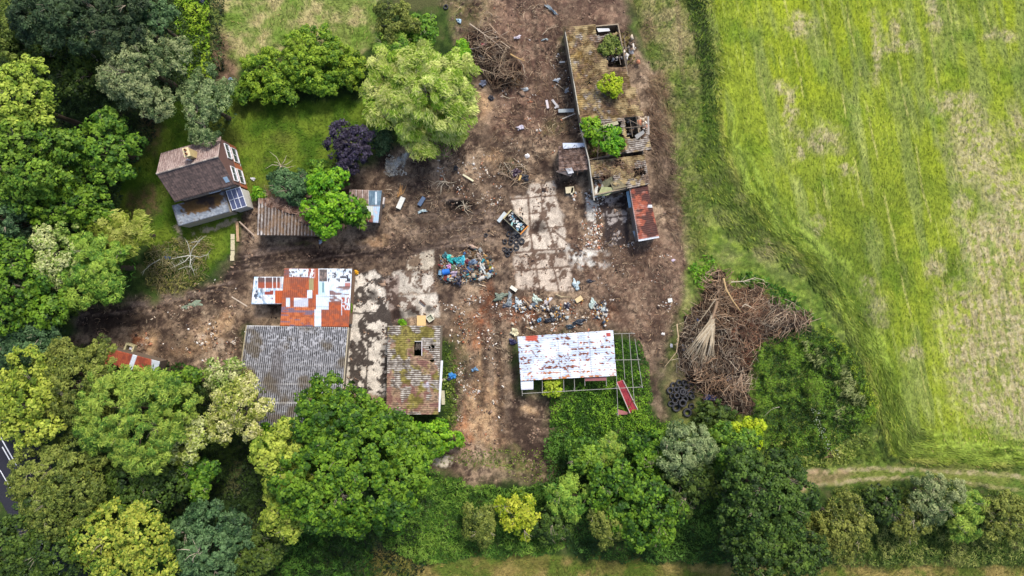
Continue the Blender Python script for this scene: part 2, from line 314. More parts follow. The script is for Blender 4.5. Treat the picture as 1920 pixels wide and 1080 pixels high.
    C = mix(C, A(184, 168, 142), ss(6, 3, pth)*ss(.38, .5, n8+.04)*.85)
    # relief in metres
    z = (fbm(X, Y, 14, 61, 3)-.5)*.10+(n4-.5)*.05
    z = z+my*(1-(lab == 5)*.9)*((fbm(X, Y, 12, 62, 3, .5)-.5)*.34+(streak-.5)*.20*dk)
    z = z-blob(862, 390, 22, 9)*.8+blob(850, 372, 30, 9)*.35-(blob(600, 472, 90, 4)+blob(560, 480, 60, 3))*.12
    z = z+mf*((st-.5)*.14+(fbm(X, Y, 8, 64, 3)-.5)*.22+em*(sw-.5)*.45)+mm*(1-mf)*(fbm(X, Y, 9, 63, 3)-.5)*.5
    return C, z, lab

ax = np.concatenate([-np.geomspace(2600, 84, 16), np.arange(-82, -72, 1.5), np.arange(-71, 71.01, .15), np.arange(72, 82, 1.5), np.geomspace(84, 2600, 16)])
ay = np.concatenate([-np.geomspace(2600, 56, 16), np.arange(-54, -43, 1.5), np.arange(-42, 42.01, .15), np.arange(43, 54, 1.5), np.geomspace(56, 2600, 16)])
GX, GY = np.meshgrid(ax, ay)
PXg, PYg = GX*S+960, 540-GY*S
C, Z, LAB = paint(PXg, PYg)
far = np.maximum(np.abs(GX)-71, np.abs(GY)-42)
Z = np.where(far > 0, 0, Z)
ROADLINE = [(-80, 680), (30, 873), (150, 1083), (260, 1275)]
road_d = line_d(ROADLINE, PXg-18, PYg)          # carriageway in the corner
Z = np.where(road_d < 75, -.25, Z)
ny, nx = GX.shape
idx = np.arange(ny*nx).reshape(ny, nx)
Fq = np.stack([idx[:-1, :-1], idx[:-1, 1:], idx[1:, 1:], idx[1:, :-1]], -1).reshape(-1, 4)
FL = LAB[:-1, :-1].reshape(-1)
Vg = np.stack([GX, GY, Z], -1).reshape(-1, 3); Cg = C.reshape(-1, 3)
for k, nm in enumerate(['ground', 'field', 'lawn', 'farm_track', 'muddy_yard', 'concrete_slabs']):
    f = Fq[FL == k]; u, inv = np.unique(f, return_inverse=True)
    o = mesh(nm, Vg[u], inv.reshape(-1, 4), M_FIELD if k in (1, 2, 3) else M_GROUND, col=Cg[u], smooth=True)
    o['kind'] = 'structure'
    o['label'] = {'ground': 'overgrown green ground below trees and hedges, darkened for their shade', 'field': 'bright green mown field with straw coloured dry patches', 'lawn': 'green and straw coloured garden grass around the house', 'farm_track': 'grassy farm track with two worn wheel ruts', 'muddy_yard': 'brown churned mud of the cleared farmyard', 'concrete_slabs': 'pale broken concrete slabs stained with mud'}[nm]
del Vg, Cg, Fq

def gz(px, py): return 0.0
def tri_strip(pts, w, z):
    V = []; F = []
    for i, (a, b) in enumerate(pts):
        j = min(i+1, len(pts)-1); k = max(i-1, 0)
        d = np.array([pts[j][0]-pts[k][0], -(pts[j][1]-pts[k][1])], float); d /= np.linalg.norm(d)
        p = P(a, b)[:2]; nrm = np.array([-d[1], d[0]])
        V += [[*(p+nrm*w/2), z], [*(p-nrm*w/2), z]]
        if i: F.append((2*i-2, 2*i-1, 2*i+1, 2*i))
    return V, F
def shift(pts, d): return [(a+d, b) for a, b in pts]
v, f = tri_strip(shift(ROADLINE, 0), 8.4, -.10); o = mesh('road', v, f, M_ASPHALT, uniform=A(44, 44, 54)); o['kind'] = 'structure'; o['label'] = 'asphalt road passing under the trees, tree shade put into its dark colour'  # asphalt colour darkened to hold the shade of the trees
mk = empty('road_marking', (*P(20, 860)[:2], -.09), 'white painted lines along the asphalt road under the trees', 'road marking'); mk['kind'] = 'structure'
def mark(off, t0, t1, w=.16):
    a = np.array(ROADLINE[0], float); b = np.array(ROADLINE[1], float); d = (b-a)/np.linalg.norm(b-a)
    p0 = b+d*t0+(off, 0); p1 = b+d*t1+(off, 0)
    v, f = tri_strip([tuple(p0), tuple(p1)], w, -.09); v = np.array(v)-np.array([*P(20, 860)[:2], -.09])
    mesh('line', v, f, M_PAINT, mk, uniform=A(240, 240, 240))
mark(0, -60, 0); mark(-7, -40, -8); mark(-10, 20, 80); mark(0, 40, 100); mark(0, 140, 200)
mark(-36, 10, 400, .12)

# ------------------------------------------------------------------ vectorised builders
def unit(v): return v/np.maximum(np.linalg.norm(v, axis=-1, keepdims=True), 1e-9)
def leafmesh(name, c, nrm, axis, l, w, col, mat, parent=None):
    """rhombic leaf sprays: centres, normals, long axis, half length, half width"""
    nrm = unit(nrm); a = unit(axis-nrm*np.sum(axis*nrm, -1, keepdims=True)); b = np.cross(nrm, a)
    l = np.broadcast_to(np.asarray(l, float), (len(c),))[:, None]; w = np.broadcast_to(np.asarray(w, float), (len(c),))[:, None]
    V = np.stack([c-a*l, c+b*w-a*l*.1+nrm*w*.25, c+a*l, c-b*w-a*l*.1+nrm*w*.25], 1).reshape(-1, 3)
    F = np.arange(len(c)*4).reshape(-1, 4)
    return mesh(name, V, F, mat, parent, col=np.repeat(col, 4, 0))

def tube_np(pts, rad, seg=6, cap=True):
    pts = np.asarray(pts, float); n = len(pts); V = []; F = []
    for i in range(n):
        d = pts[min(i+1, n-1)]-pts[max(i-1, 0)]; d /= np.linalg.norm(d)+1e-9
        up = np.array([0, 0, 1.]) if abs(d[2]) < .9 else np.array([1., 0, 0])
        u = np.cross(d, up); u /= np.linalg.norm(u); w = np.cross(u, d)
        for k in range(seg):
            t = 2*math.pi*k/seg; V.append(pts[i]+rad[i]*(math.cos(t)*u+math.sin(t)*w))
    for i in range(n-1):
        for k in range(seg):
            k2 = (k+1) % seg; F.append((i*seg+k, i*seg+k2, (i+1)*seg+k2, (i+1)*seg+k))
    if cap: F.append(tuple(range(seg))[::-1]); F.append(tuple((n-1)*seg+k for k in range(seg)))
    return V, F

class MB:
    def __init__(s): s.V = []; s.F = []; s.C = []
    def add(s, V, F, c):
        o = len(s.V); s.V += [np.asarray(v, float) for v in V]; s.F += [tuple(i+o for i in f) for f in F]; s.C += [c]*len(V)
    def tube(s, pts, r, c, seg=6):
        r = [r]*len(pts) if np.isscalar(r) else r; V, F = tube_np(pts, r, seg); s.add(V, F, c)
    def box(s, ctr, size, c, rz=0, tilt=(0, 0), taper=1.0):
        x, y, z = np.array(size)/2; V = []
        cr, sr = math.cos(rz), math.sin(rz)
        for dz in (-1, 1):
            q = taper if dz > 0 else 1
            for dx, dy in ((-1, -1), (1, -1), (1, 1), (-1, 1)):
                a, b, d = dx*x*q, dy*y*q, dz*z; d2 = d+a*math.tan(tilt[0])+b*math.tan(tilt[1])
                V.append((ctr[0]+a*cr-b*sr, ctr[1]+a*sr+b*cr, ctr[2]+d2))
        s.add(V, [(3, 2, 1, 0), (4, 5, 6, 7), (0, 1, 5, 4), (1, 2, 6, 5), (2, 3, 7, 6), (3, 0, 4, 7)], c)
    def quad(s, a, b, c_, d, col, th=.03):
        n = np.cross(np.subtract(b, a), np.subtract(d, a)); n = n/np.linalg.norm(n)*th
        top = [np.asarray(q, float) for q in (a, b, c_, d)]; bot = [q-n for q in top]
        s.add(bot+top, [(3, 2, 1, 0), (4, 5, 6, 7), (0, 1, 5, 4), (1, 2, 6, 5), (2, 3, 7, 6), (3, 0, 4, 7)], col)
    def build(s, name, mat, parent=None, off=None, smooth=False):
        V = np.array(s.V); V = V-np.asarray(off) if off is not None else V
        return mesh(name, V, s.F, mat, parent, col=np.array(s.C), smooth=smooth)

# ------------------------------------------------------------------ trees
SP = {  # leaf half-length, half-width, cluster radius, colours (shade->light), style
 'lime':   (.19, .13, .85, [(104, 134, 40), (158, 182, 66), (200, 214, 96)], 'round'),
 'maple':  (.20, .14, .80, [(56, 98, 32), (92, 138, 42), (136, 174, 58)], 'round'),
 'dark':   (.18, .12, .75, [(38, 60, 26), (60, 90, 36), (98, 126, 50)], 'round'),
 'deep':   (.20, .15, .85, [(42, 80, 24), (72, 120, 30), (124, 166, 46)], 'round'),
 'conif':  (.20, .07, .70, [(34, 56, 36), (52, 78, 50), (82, 106, 72)], 'fine'),
 'grey':   (.18, .06, .75, [(64, 92, 56), (108, 134, 86), (172, 188, 142)], 'fine'),
 'pale':   (.17, .09, .85, [(112, 148, 62), (164, 188, 96), (220, 226, 176)], 'round'),
 'cream':  (.17, .08, .75, [(120, 144, 50), (186, 198, 92), (230, 232, 176)], 'round'),
 'olive':  (.16, .08, .70, [(72, 92, 38), (108, 128, 54), (152, 166, 84)], 'fine'),
 'yellow': (.18, .12, .75, [(116, 146, 26), (166, 192, 42), (208, 220, 80)], 'round'),
 'hedge':  (.18, .09, .70, [(62, 104, 24), (106, 148, 36), (160, 190, 60)], 'fine'),
 'golden': (.19, .13, .8, [(70, 106, 32), (132, 160, 54), (200, 206, 90)], 'round'),
 'neon':   (.15, .08, .55, [(130, 164, 20), (172, 204, 28), (204, 222, 60)], 'fine'),
 'bright': (.20, .13, .62, [(64, 122, 20), (104, 166, 28), (154, 204, 50)], 'round'),
 'willow': (.30, .042, 1.1, [(108, 158, 34), (178, 214, 76), (236, 246, 164)], 'droop'),
 'willow2': (.26, .042, 1.0, [(120, 154, 40), (168, 192, 72), (206, 216, 120)], 'droop'),
 'soft':   (.24, .055, .80, [(72, 118, 42), (120, 164, 62), (178, 204, 90)], 'fine'),
 'blue':   (.19, .09, .75, [(44, 76, 50), (70, 106, 68), (112, 148, 104)], 'fine'),
 'plum':   (.17, .09, .60, [(34, 28, 42), (50, 42, 62), (84, 76, 98)], 'fine'),
}
def crown(R, h, sp, seed, frac=.5, flat=.75, bush=False, gap=0.0, dens=1.0):
    l, w, cr, cols, style = SP[sp]
    r = np.random.default_rng(seed)
    a = min(h*frac, R*flat) if not bush else h*.62
    zc = h-a if not bush else h*.38
    cr = min(cr*.74, R*.42); l *= .74; w *= .74; tone = np.array([1.04*r.uniform(.93, 1.07), 1.0*r.uniform(.95, 1.05), .78 if sp not in ('grey', 'blue', 'conif') else .80])
    # sub-lobes
    nlob = int(np.clip(4+R*1.9, 5, 26)); lob = []
    for i in range(nlob):
        t = 2*math.pi*(i*.618+r.random()*.15); q = math.sqrt((i+.5)/nlob)*.80
        rr = R*r.uniform(.22, .42)*(1.15-.35*q)*(1.1 if nlob < 9 else 1); q2 = q*R*r.uniform(.85, 1.12)
        lob.append((q2*math.cos(t), q2*math.sin(t), zc+a*(math.sqrt(max(0, 1-q*q))*.78-.18)+r.uniform(-.12, .12)*a, rr, rr*r.uniform(.65, .95)))
    C0 = []; N0 = []; T0_ = []
    for (x, y, z, rr, rz) in lob:
        n = int(4.6*(rr/cr)**2*.9)+4
        d = r.normal(size=(n, 3)); d[:, 2] = np.abs(d[:, 2])*1.1-.35; d = unit(d)
        p = np.array([x, y, z])+d*np.array([rr, rr, rz])*r.uniform(.74, 1.16, (n, 1)); C0.append(p); N0.append(d); T0_.append(np.full(n, r.normal()*.15))
    C0 = np.concatenate(C0); N0 = np.concatenate(N0); T0_ = np.concatenate(T0_)
    keep = np.ones(len(C0), bool)
    for (x, y, z, rr, rz) in lob:
        keep &= (((C0-[x, y, z])/[rr, rr, rz])**2).sum(1) > .5
    if gap: keep &= r.random(len(C0)) > gap
    C0 = C0[keep]; N0 = N0[keep]; T0_ = T0_[keep]; K = len(C0)
    nl = int((36 if style == 'round' else 48)*dens*(cr/.8)**2/((l*w)/(.2*.13))**.6)
    nl = max(14, min(nl, 160 if style == 'droop' else 110)); l = l*1.22; w = w*1.22
    d = r.normal(size=(K, nl, 3)); d = unit(d); d[..., 2] = np.where(d[..., 2] < -.25, -d[..., 2], d[..., 2])
    rad = cr*r.uniform(.55, 1.15, (K, 1, 1))*r.uniform(.35, 1, (K, nl, 1))**.5
    ctr = C0[:, None, :]+d*rad*[1, 1, .75]
    nrm = d*.7+N0[:, None, :]*.25+[0, 0, .55]+r.normal(size=d.shape)*.38
    if style == 'droop':
        out = unit(N0*[1, 1, 0]*.7+r.normal(size=(K, 3))*.45+np.array([.2, -.4, 0]))[:, None, :]
        axd = out*r.uniform(.5, 1, (K, nl, 1))+[0, 0, -.75]+r.normal(size=d.shape)*.34
        nrm = out*.6+[0, 0, .8]+r.normal(size=d.shape)*.25
    else:
        axd = d*1.0+r.normal(size=d.shape)*.6
    cl = np.array([A(c) for c in cols])
    t = np.clip(.54+T0_[:, None]+.42*r.normal(size=(K, 1))*.6+.30*r.normal(size=(K, nl))+(ctr[..., 2]-zc)/max(a, .1)*.25-.05, 0, 1)[..., None]  # paler with height: light on the crown top put into leaf colour
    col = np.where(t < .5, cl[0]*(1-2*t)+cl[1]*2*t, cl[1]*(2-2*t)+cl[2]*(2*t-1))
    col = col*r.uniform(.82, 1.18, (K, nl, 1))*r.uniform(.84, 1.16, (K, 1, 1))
    if sp != 'plum': col = col*tone*.92
    s = r.uniform(.6, 1.4, (K, nl))
    out = [ctr.reshape(-1, 3), nrm.reshape(-1, 3), axd.reshape(-1, 3), (l*s).ravel(), (w*s).ravel(), col.reshape(-1, 3)]
    # inner sprays, leaf colour darkened to paint the shade inside the crown
    ni = int(14*R*R)+20
    d = unit(r.normal(size=(ni, 3))); p = np.array([0, 0, zc-.1*a])+d*np.array([R*.85, R*.85, a*.75])*r.uniform(.2, 1, (ni, 1))**.5
    p[:, 2] = np.maximum(p[:, 2], .1)
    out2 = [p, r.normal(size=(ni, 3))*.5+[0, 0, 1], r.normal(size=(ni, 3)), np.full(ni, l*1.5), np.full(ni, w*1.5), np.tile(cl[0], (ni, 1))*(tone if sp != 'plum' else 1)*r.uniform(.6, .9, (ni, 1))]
    return [np.concatenate([u, v]) for u, v in zip(out, out2)], zc, a, lob

def tree(name, px, py, rpx, h, sp, label, cat='tree', seed=None, bush=False, group=None, dens=1.0, gap=0.0, squash=1.0, rot=0, zbase=0.0, trunk=(84, 72, 58)):
    seed = seed or int(px*13+py*7)
    zc0 = zbase+h*(.72 if not bush else .6)
    base = P(px, py, zc0); base[2] = zbase
    R = rpx/S*(H-zc0)/H
    e = empty(name, base, label, cat, group, rz=rot)
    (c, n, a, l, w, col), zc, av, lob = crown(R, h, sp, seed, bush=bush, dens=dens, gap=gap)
    c = c*[1, squash, 1]
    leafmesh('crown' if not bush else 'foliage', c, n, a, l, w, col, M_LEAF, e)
    m = MB(); r = random.Random(seed)
    if bush:
        for i in range(5):
            t = r.uniform(0, 6.28); q = R*r.uniform(.3, .7)
            m.tube([(0, 0, 0), (q*.4*math.cos(t), q*.4*math.sin(t)*squash, h*.35), (q*math.cos(t), q*math.sin(t)*squash, h*.7)], [.06, .045, .02], A(trunk), 5)
        m.build('stem', M_BARK, e)
    else:
        tr = .05*R+.09; top = zc+av*.35
        m.tube([(0, 0, -.1), (.05, .03, h*.15), (.1, -.06, zc*.7), (.0, .1, top)], [tr*1.35, tr, tr*.75, tr*.2], A(trunk), 9)
        for (x, y, z, rr, rz) in lob[:9]:
            s0 = zc*r.uniform(.45, .75)
            m.tube([(0.05, 0, s0), (x*.35, y*.35*squash, s0+(z-s0)*.5), (x*.75, y*.75*squash, z), (x, y*squash, z+rz*.6)], [tr*.45, tr*.32, tr*.18, .02], A(trunk), 6)
        for i in range(int(3+R*.9)):                              # dead twig ends showing above the leaves
            x, y, z, rr, rz = r.choice(lob[:9]); a = r.uniform(0, 6.28); q = np.array([x, y*squash, z+rz*.45])
            for k in range(3): b = a+r.uniform(-.7, .7); m.tube([q, q+[.5*math.cos(b), .5*math.sin(b), rz*.45], q+[r.uniform(.8, 1.3)*math.cos(b+.2), r.uniform(.8, 1.3)*math.sin(b+.2), rz*.6+.35]], [.035, .025, .008], A(158, 146, 126), 4)
        m.build('trunk', M_BARK, e)
    return e

exec_trees = [
 # name, px, py, r, h, species, label, kwargs
 ('broadleaf_tree', 48, 195, 78, 14, 'lime', 'tall yellow-green tree with broad leaves beside the upper edge of the wood', {}),
 ('broadleaf_tree', 62, 300, 92, 13, 'maple', 'large mid-green tree directly below the yellow-green one', {}),
 ('broadleaf_tree', 200, 278, 72, 9, 'maple', 'rounded mid-green tree between the brick-gabled house and the wood', {'squash': 1.0}),
 ('willow_tree', 272, 128, 88, 11, 'grey', 'large silvery grey-green willow above the house', {}),
 ('willow_tree', 392, 200, 58, 8, 'grey', 'small silvery willow right behind the house roof', {'squash': 1.15}),
 ('evergreen_tree', 120, 35, 84, 13, 'conif', 'very dark evergreen in the top corner wood', {}),
 ('evergreen_tree', 225, 25, 76, 13, 'conif', 'dark evergreen standing behind the silvery willow', {}),
 ('evergreen_tree', 290, 40, 50, 10, 'blue', 'blue-green evergreen beside the bright bramble bank', {}),
 ('broadleaf_tree', 18, 60, 62, 11, 'olive', 'olive-brown tree at the very corner of the wood', {}),
 ('broadleaf_tree', 75, 105, 46, 9, 'dark', 'dark green tree between the corner wood and the tall yellow-green tree', {}),
 ('broadleaf_tree', 150, 130, 56, 8, 'dark', 'dark tree in the hollow beside the silvery willow', {}),
 ('broadleaf_tree', 130, 385, 78, 9, 'deep', 'fresh green spreading tree beside the house garden', {'squash': .75}),
 ('broadleaf_tree', 18, 415, 56, 11, 'blue', 'bluish dark tree at the edge beside the fresh green spreading tree', {}),
 ('willow_tree', 241, 436, 54, 8, 'willow2', 'yellow-green weeping willow next to the house garden', {}),
 ('willow_tree', 118, 482, 60, 10, 'pale', 'tree with whitish leaf tips above the dark track end', {}),
 ('broadleaf_tree', 185, 500, 74, 10, 'soft', 'feathery light green tree overhanging the muddy track', {}),
 ('broadleaf_tree', 40, 540, 82, 12, 'deep', 'large bright green tree left of the whitish-tipped tree', {'squash': 1.1}),
 ('broadleaf_tree', 110, 565, 44, 7, 'dark', 'small dark tree at the shaded end of the muddy track', {}),
 ('broadleaf_tree', 60, 645, 74, 10, 'blue', 'bluish green tree below the end of the muddy track', {'squash': .8}),
 ('broadleaf_tree', 50, 748, 92, 13, 'lime', 'big yellowish-green tree above the road gap', {}),
 ('broadleaf_tree', 150, 715, 86, 12, 'olive', 'olive and yellow tree beside the little rusty roof', {}),
 ('broadleaf_tree', 255, 780, 112, 13, 'soft', 'largest light green tree in the lower wood', {}),
 ('broadleaf_tree', 335, 725, 52, 9, 'maple', 'mid-green tree between the rusty roof and the large light green tree', {}),
 ('flowering_tree', 452, 765, 62, 10, 'cream', 'cream-white flowering tree touching the grey corrugated barn', {}),
 ('flowering_tree', 360, 815, 54, 9, 'cream', 'smaller cream-white and yellow tree beside the large light green tree', {'squash': .95}),
 ('broadleaf_tree', 425, 705, 40, 7, 'pale', 'small pale tree at the corner of the grey corrugated barn', {}),
 ('broadleaf_tree', 372, 890, 44, 7, 'maple', 'low green tree beneath the smaller cream-white tree', {}),
 ('broadleaf_tree', 122, 905, 100, 12, 'olive', 'dark olive tree hanging over the asphalt road', {'dens': .9}),
 ('broadleaf_tree', 270, 915, 84, 9, 'dark', 'dark tree in shade below the largest light green tree', {}),
 ('broadleaf_tree', 62, 1022, 90, 12, 'dark', 'dark green tree in the bottom corner beside the road', {}),
 ('broadleaf_tree', 235, 1025, 104, 12, 'golden', 'bright yellow-leaved tree near the bottom of the lower wood', {}),
 ('broadleaf_tree', 395, 1015, 84, 9, 'blue', 'grey-green tree next to the bright yellow-leaved one', {}),
 ('broadleaf_tree', 480, 1035, 56, 7, 'dark', 'small dark tree right of the grey-green tree', {}),
 ('broadleaf_tree', 540, 850, 70, 12, 'lime', 'yellow-green tree at the foot of the grey corrugated barn', {'squash': 1.0}),
 ('broadleaf_tree', 560, 940, 66, 10, 'lime', 'lower yellow-green tree merging into the biggest dark green crown', {}),
 ('sycamore_tree', 660, 880, 140, 15, 'deep', 'biggest deep green crown in the middle below the barns', {}),
 ('sycamore_tree', 640, 775, 76, 11, 'deep', 'deep green tree leaning against the grey barn roof', {}),
 ('sycamore_tree', 745, 850, 74, 10, 'deep', 'deep green tree below the mossy barn', {}),
 ('shrub', 815, 818, 44, 3.2, 'bright', 'vivid green bush below the mossy barn', {'bush': True, 'squash': .85}),
 ('shrub', 500, 815, 34, 3, 'bright', 'vivid green bush between the cream tree and the yellow-green tree', {'bush': True}),
 ('small_tree', 973, 958, 36, 5.5, 'yellow', 'isolated lemon-yellow tree in the lower hedge', {'squash': 1.2}),
 ('small_tree', 900, 982, 32, 4.5, 'olive', 'thin olive-yellow tree left of the lemon-yellow tree', {'squash': 1.3}),
 ('small_tree', 1068, 935, 46, 5, 'soft', 'loose green tree right of the lemon-yellow tree', {}),
 ('small_tree', 1030, 985, 40, 4, 'dark', 'dark low tree below the lemon-yellow tree', {}),
 ('small_tree', 1100, 852, 42, 5, 'maple', 'yellow-green tree at the end of the weedy plot', {}),
 ('small_tree', 1140, 840, 30, 4.5, 'soft', 'light green tree in the middle below the weedy plot', {}),
 ('small_tree', 1215, 845, 44, 5, 'deep', 'fresh green tree below the tyre heap', {}),
 ('small_tree', 1150, 905, 50, 6, 'deep', 'mid-green tree behind the yellow-green tree of the weedy plot', {}),
 ('small_tree', 1140, 985, 44, 6, 'olive', 'olive tree on the lower side of the hedge', {}),
 ('broadleaf_tree', 1215, 955, 78, 8, 'deep', 'broad green tree in the centre of the lower hedge', {}),
 ('broadleaf_tree', 1285, 845, 60, 7, 'grey', 'grey-green tree left of the round darker ones', {}),
 ('broadleaf_tree', 1290, 915, 58, 7, 'dark', 'shaded tree between the broad green one and the darkest crown', {}),
 ('small_tree', 1378, 838, 48, 6, 'maple', 'mid-green tree above the darkest crown', {}),
 ('oak_tree', 1435, 930, 104, 13, 'dark', 'darkest and largest crown in the lower hedge', {}),
 ('oak_tree', 1440, 1030, 92, 12, 'dark', 'dark crown at the bottom edge under the darkest tree', {}),
 ('willow_tree', 1582, 985, 58, 8, 'olive', 'brownish olive dome-shaped tree right of the darkest crown', {'squash': 1.15}),
 ('small_tree', 1525, 985, 34, 6, 'olive', 'narrow olive tree squeezed against the darkest crown', {'squash': 1.2}),
 ('small_tree', 1655, 945, 40, 4.5, 'dark', 'dark green tree right of the dome-shaped olive tree', {}),
 ('hawthorn_tree', 1750, 935, 54, 5.5, 'grey', 'silvery twiggy hawthorn beside the farm track', {'gap': .25}),
 ('small_tree', 1810, 965, 48, 5, 'soft', 'light green tree right of the silvery hawthorn', {'gap': .15}),
 ('small_tree', 1700, 975, 44, 4.5, 'olive', 'olive tree left below the silvery hawthorn', {'gap': .1}),
 ('small_tree', 1885, 965, 50, 5, 'olive', 'olive-yellow tree at the far end of the track hedge', {}),
 ('shrub', 1404, 808, 34, 4.2, 'neon', 'round lime-yellow bush above the darkest crown', {'bush': True}),
 ('shrub', 1338, 782, 42, 2.4, 'dark', 'round dark green bush beside the tyre heap', {'bush': True, 'squash': .75}),
 ('shrub', 502, 142, 58, 3.2, 'hedge', 'green bush at the house end of the lawn hedge', {'bush': True}),
 ('shrub', 592, 112, 62, 4, 'hedge', 'tallest yellow-green bush in the lawn hedge', {'bush': True}),
 ('shrub', 600, 158, 46, 3, 'hedge', 'low green bush in front of the tallest lawn bush', {'bush': True, 'squash': .6}),
 ('shrub', 655, 135, 42, 3.4, 'hedge', 'darker green bush joining the lawn hedge to the willow', {'bush': True}),
 ('shrub', 462, 165, 26, 2.4, 'maple', 'small bush closing the lawn hedge towards the silvery willow', {'bush': True}),
 ('shrub', 528, 172, 38, 2.4, 'maple', 'bush bulging from the lawn hedge onto the grass', {'bush': True, 'squash': .7}),
 ('willow_tree', 812, 168, 92, 9.5, 'willow', 'large pale weeping willow blown by wind beside the yard', {}),
 ('willow_tree', 738, 172, 62, 7.5, 'willow', 'yellow-green weeping willow joined to the large pale willow', {'squash': 1.2}),
 ('willow_tree', 806, 246, 64, 6.5, 'willow', 'lower weeping willow trailing over the muddy yard', {}),
 ('small_tree', 738, 42, 44, 6, 'olive', 'olive green tree at the top beside the straw lawn', {}),
 ('small_tree', 742, 92, 40, 5, 'soft', 'light green tree between the olive tree and the large willow', {}),
 ('small_tree', 790, 60, 32, 4, 'maple', 'green tree right of the olive tree at the top', {}),
 ('shrub', 862, 100, 24, 2.2, 'bright', 'bright green bush between the large willow and the brushwood heap', {'bush': True}),
 ('purple_plum_tree', 658, 275, 50, 6, 'plum', 'dark purple-leaved plum tree on the lawn', {}),
 ('shrub', 718, 262, 26, 3, 'blue', 'dark green bush between the purple tree and the willow', {'bush': True}),
 ('broadleaf_tree', 618, 380, 62, 7, 'bright', 'brilliant green tree growing over the striped corrugated shed', {}),
 ('small_tree', 668, 400, 28, 4.5, 'maple', 'duller green tree against the blue-patched tin shed', {}),
 ('small_tree', 545, 348, 38, 4.5, 'blue', 'dark blue-green tree behind the striped corrugated shed', {}),
 ('shrub', 486, 362, 14, 1.6, 'bright', 'tiny bright bush at the corner of the striped corrugated shed', {'bush': True}),
 ('shrub', 600, 325, 26, 2.6, 'maple', 'bush between the purple tree and the brilliant green tree', {'bush': True}),
 ('shrub', 1148, 162, 23, 1.6, 'neon', 'lime-yellow bush growing on the mossy ruined roof', {'bush': True, 'zbase': 2.9}),
 ('shrub', 1146, 90, 22, 2.0, 'olive', 'olive bush rising through the broken end of the ruined roof', {'bush': True, 'zbase': 1.6}),
 ('small_tree', 1108, 245, 25, 4.6, 'bright', 'bright green sapling at the wall of the ruined range', {}),
 ('small_tree', 1146, 264, 26, 4.8, 'bright', 'bright green sapling growing inside the ruined range', {}),
 ('shrub', 1040, 728, 22, 2.6, 'yellow', 'yellow bush poking through the open steel frame', {'bush': True, 'gap': .3}),
 ('shrub', 652, 572, 8, 1.6, 'bright', 'narrow bright plant against the end wall of the orange roofed shed', {'bush': True, 'squash': 3.2}),
 ('shrub', 755, 605, 6, .8, 'bright', 'tiny green plant at the top corner of the mossy barn', {'bush': True}),
]
for (nm, px, py, r_, h_, sp, lb, kw) in exec_trees: tree(nm, px, py, r_, h_, sp, lb, 'tree' if 'tree' in nm else 'bush', **kw)

# ------------------------------------------------------------------ thickets, tall grass, weeds
def pts_in(poly, dens, seed, zfn=None):
    r = np.random.default_rng(seed); p = np.array(poly, float)
    x0, y0 = p.min(0); x1, y1 = p.max(0)
    n = int((x1-x0)*(y1-y0)/S/S*dens)
    X = r.uniform(x0, x1, n); Y = r.uniform(y0, y1, n)
    wx = X+(fbm(X, Y, 22, seed)-.5)*24; wy = Y+(fbm(X, Y, 22, seed+1)-.5)*24
    k = sdf(poly, wx, wy) > 0
    return X[k], Y[k], r
def ramp(cols, t):
    cl = np.array([A(c) for c in cols]); t = np.clip(t, 0, 1)[..., None]
    return np.where(t < .5, cl[0]*(1-2*t)+cl[1]*2*t, cl[1]*(2-2*t)+cl[2]*(2*t-1))*[1.08, 1, .8]
def thicket(name, poly, height, dens, l, w, cols, label, seed, hum=26, cat='undergrowth', up=1.0, flow=None, mat=None):
    X, Y, r = pts_in(poly, dens, seed); n = len(X)
    hm = fbm(X, Y, hum, seed+2, 3); fh = fbm(X, Y, 8.5, seed+11, 2, .5); z = height*np.clip((hm-.25)*1.9, .15, 1.2)*r.uniform(.35, 1, n)**.6*(.35+1.2*np.clip((fh-.2)*1.3, 0, 1))
    k = (H-z)/H; c = np.stack([(X-960)/S*k, (540-Y)/S*k, z], 1)
    nrm = r.normal(size=(n, 3))*.45+[0, 0, up]
    ax_ = r.normal(size=(n, 3)) if flow is None else np.array(flow)+r.normal(size=(n, 3))*.35
    t = .45+(hm-.5)*1.4+(fh-.5)*1.5+r.normal(size=n)*.28+(fbm(X, Y, 60, seed+3)-.5)*1.4  # lighter on tall hummocks, darker in gaps: shading put into leaf colour
    s = r.uniform(.7, 1.35, n)
    o = leafmesh(name, c, nrm, ax_, l*s, w*s, ramp(cols, t), mat or M_LEAF)
    tagp(o, label, cat, kind='stuff'); return o

thicket('bramble_undergrowth', [(-60, -60), (420, -60), (420, 130), (300, 200), (290, 260), (225, 330), (230, 420), (150, 560), (120, 620), (-60, 640)], 2.2, 32, .17, .07, [(24, 42, 22), (44, 70, 34), (78, 108, 50)], 'undergrowth filling the gaps of the upper wood, darkened for shade', 201)  # palette darkened to paint the shaded gaps between crowns
thicket('bramble_bank', [(315, -60), (385, -60), (392, 60), (405, 140), (350, 150), (330, 60)], 1.8, 50, .16, .07, [(80, 128, 24), (122, 170, 32), (164, 200, 56)], 'bright green bramble bank edging the straw lawn', 202)
thicket('wood_undergrowth', [(-60, 640), (140, 650), (440, 700), (520, 800), (650, 760), (730, 790), (800, 870), (800, 1060), (720, 1140), (-60, 1140), (90, 1040), (20, 900), (60, 850), (-60, 780)], 1.6, 26, .17, .07, [(20, 34, 16), (34, 56, 24), (60, 88, 36)], 'undergrowth beneath the lower wood, darkened for shade', 203)  # palette darkened to paint the shade below the crowns
thicket('bramble_thicket', [(520, 1000), (600, 985), (700, 1010), (700, 1100), (500, 1100)], 1.5, 60, .22, .05, [(44, 84, 26), (66, 116, 36), (104, 152, 56)], 'dark green bramble thicket left of the straw verge', 204)
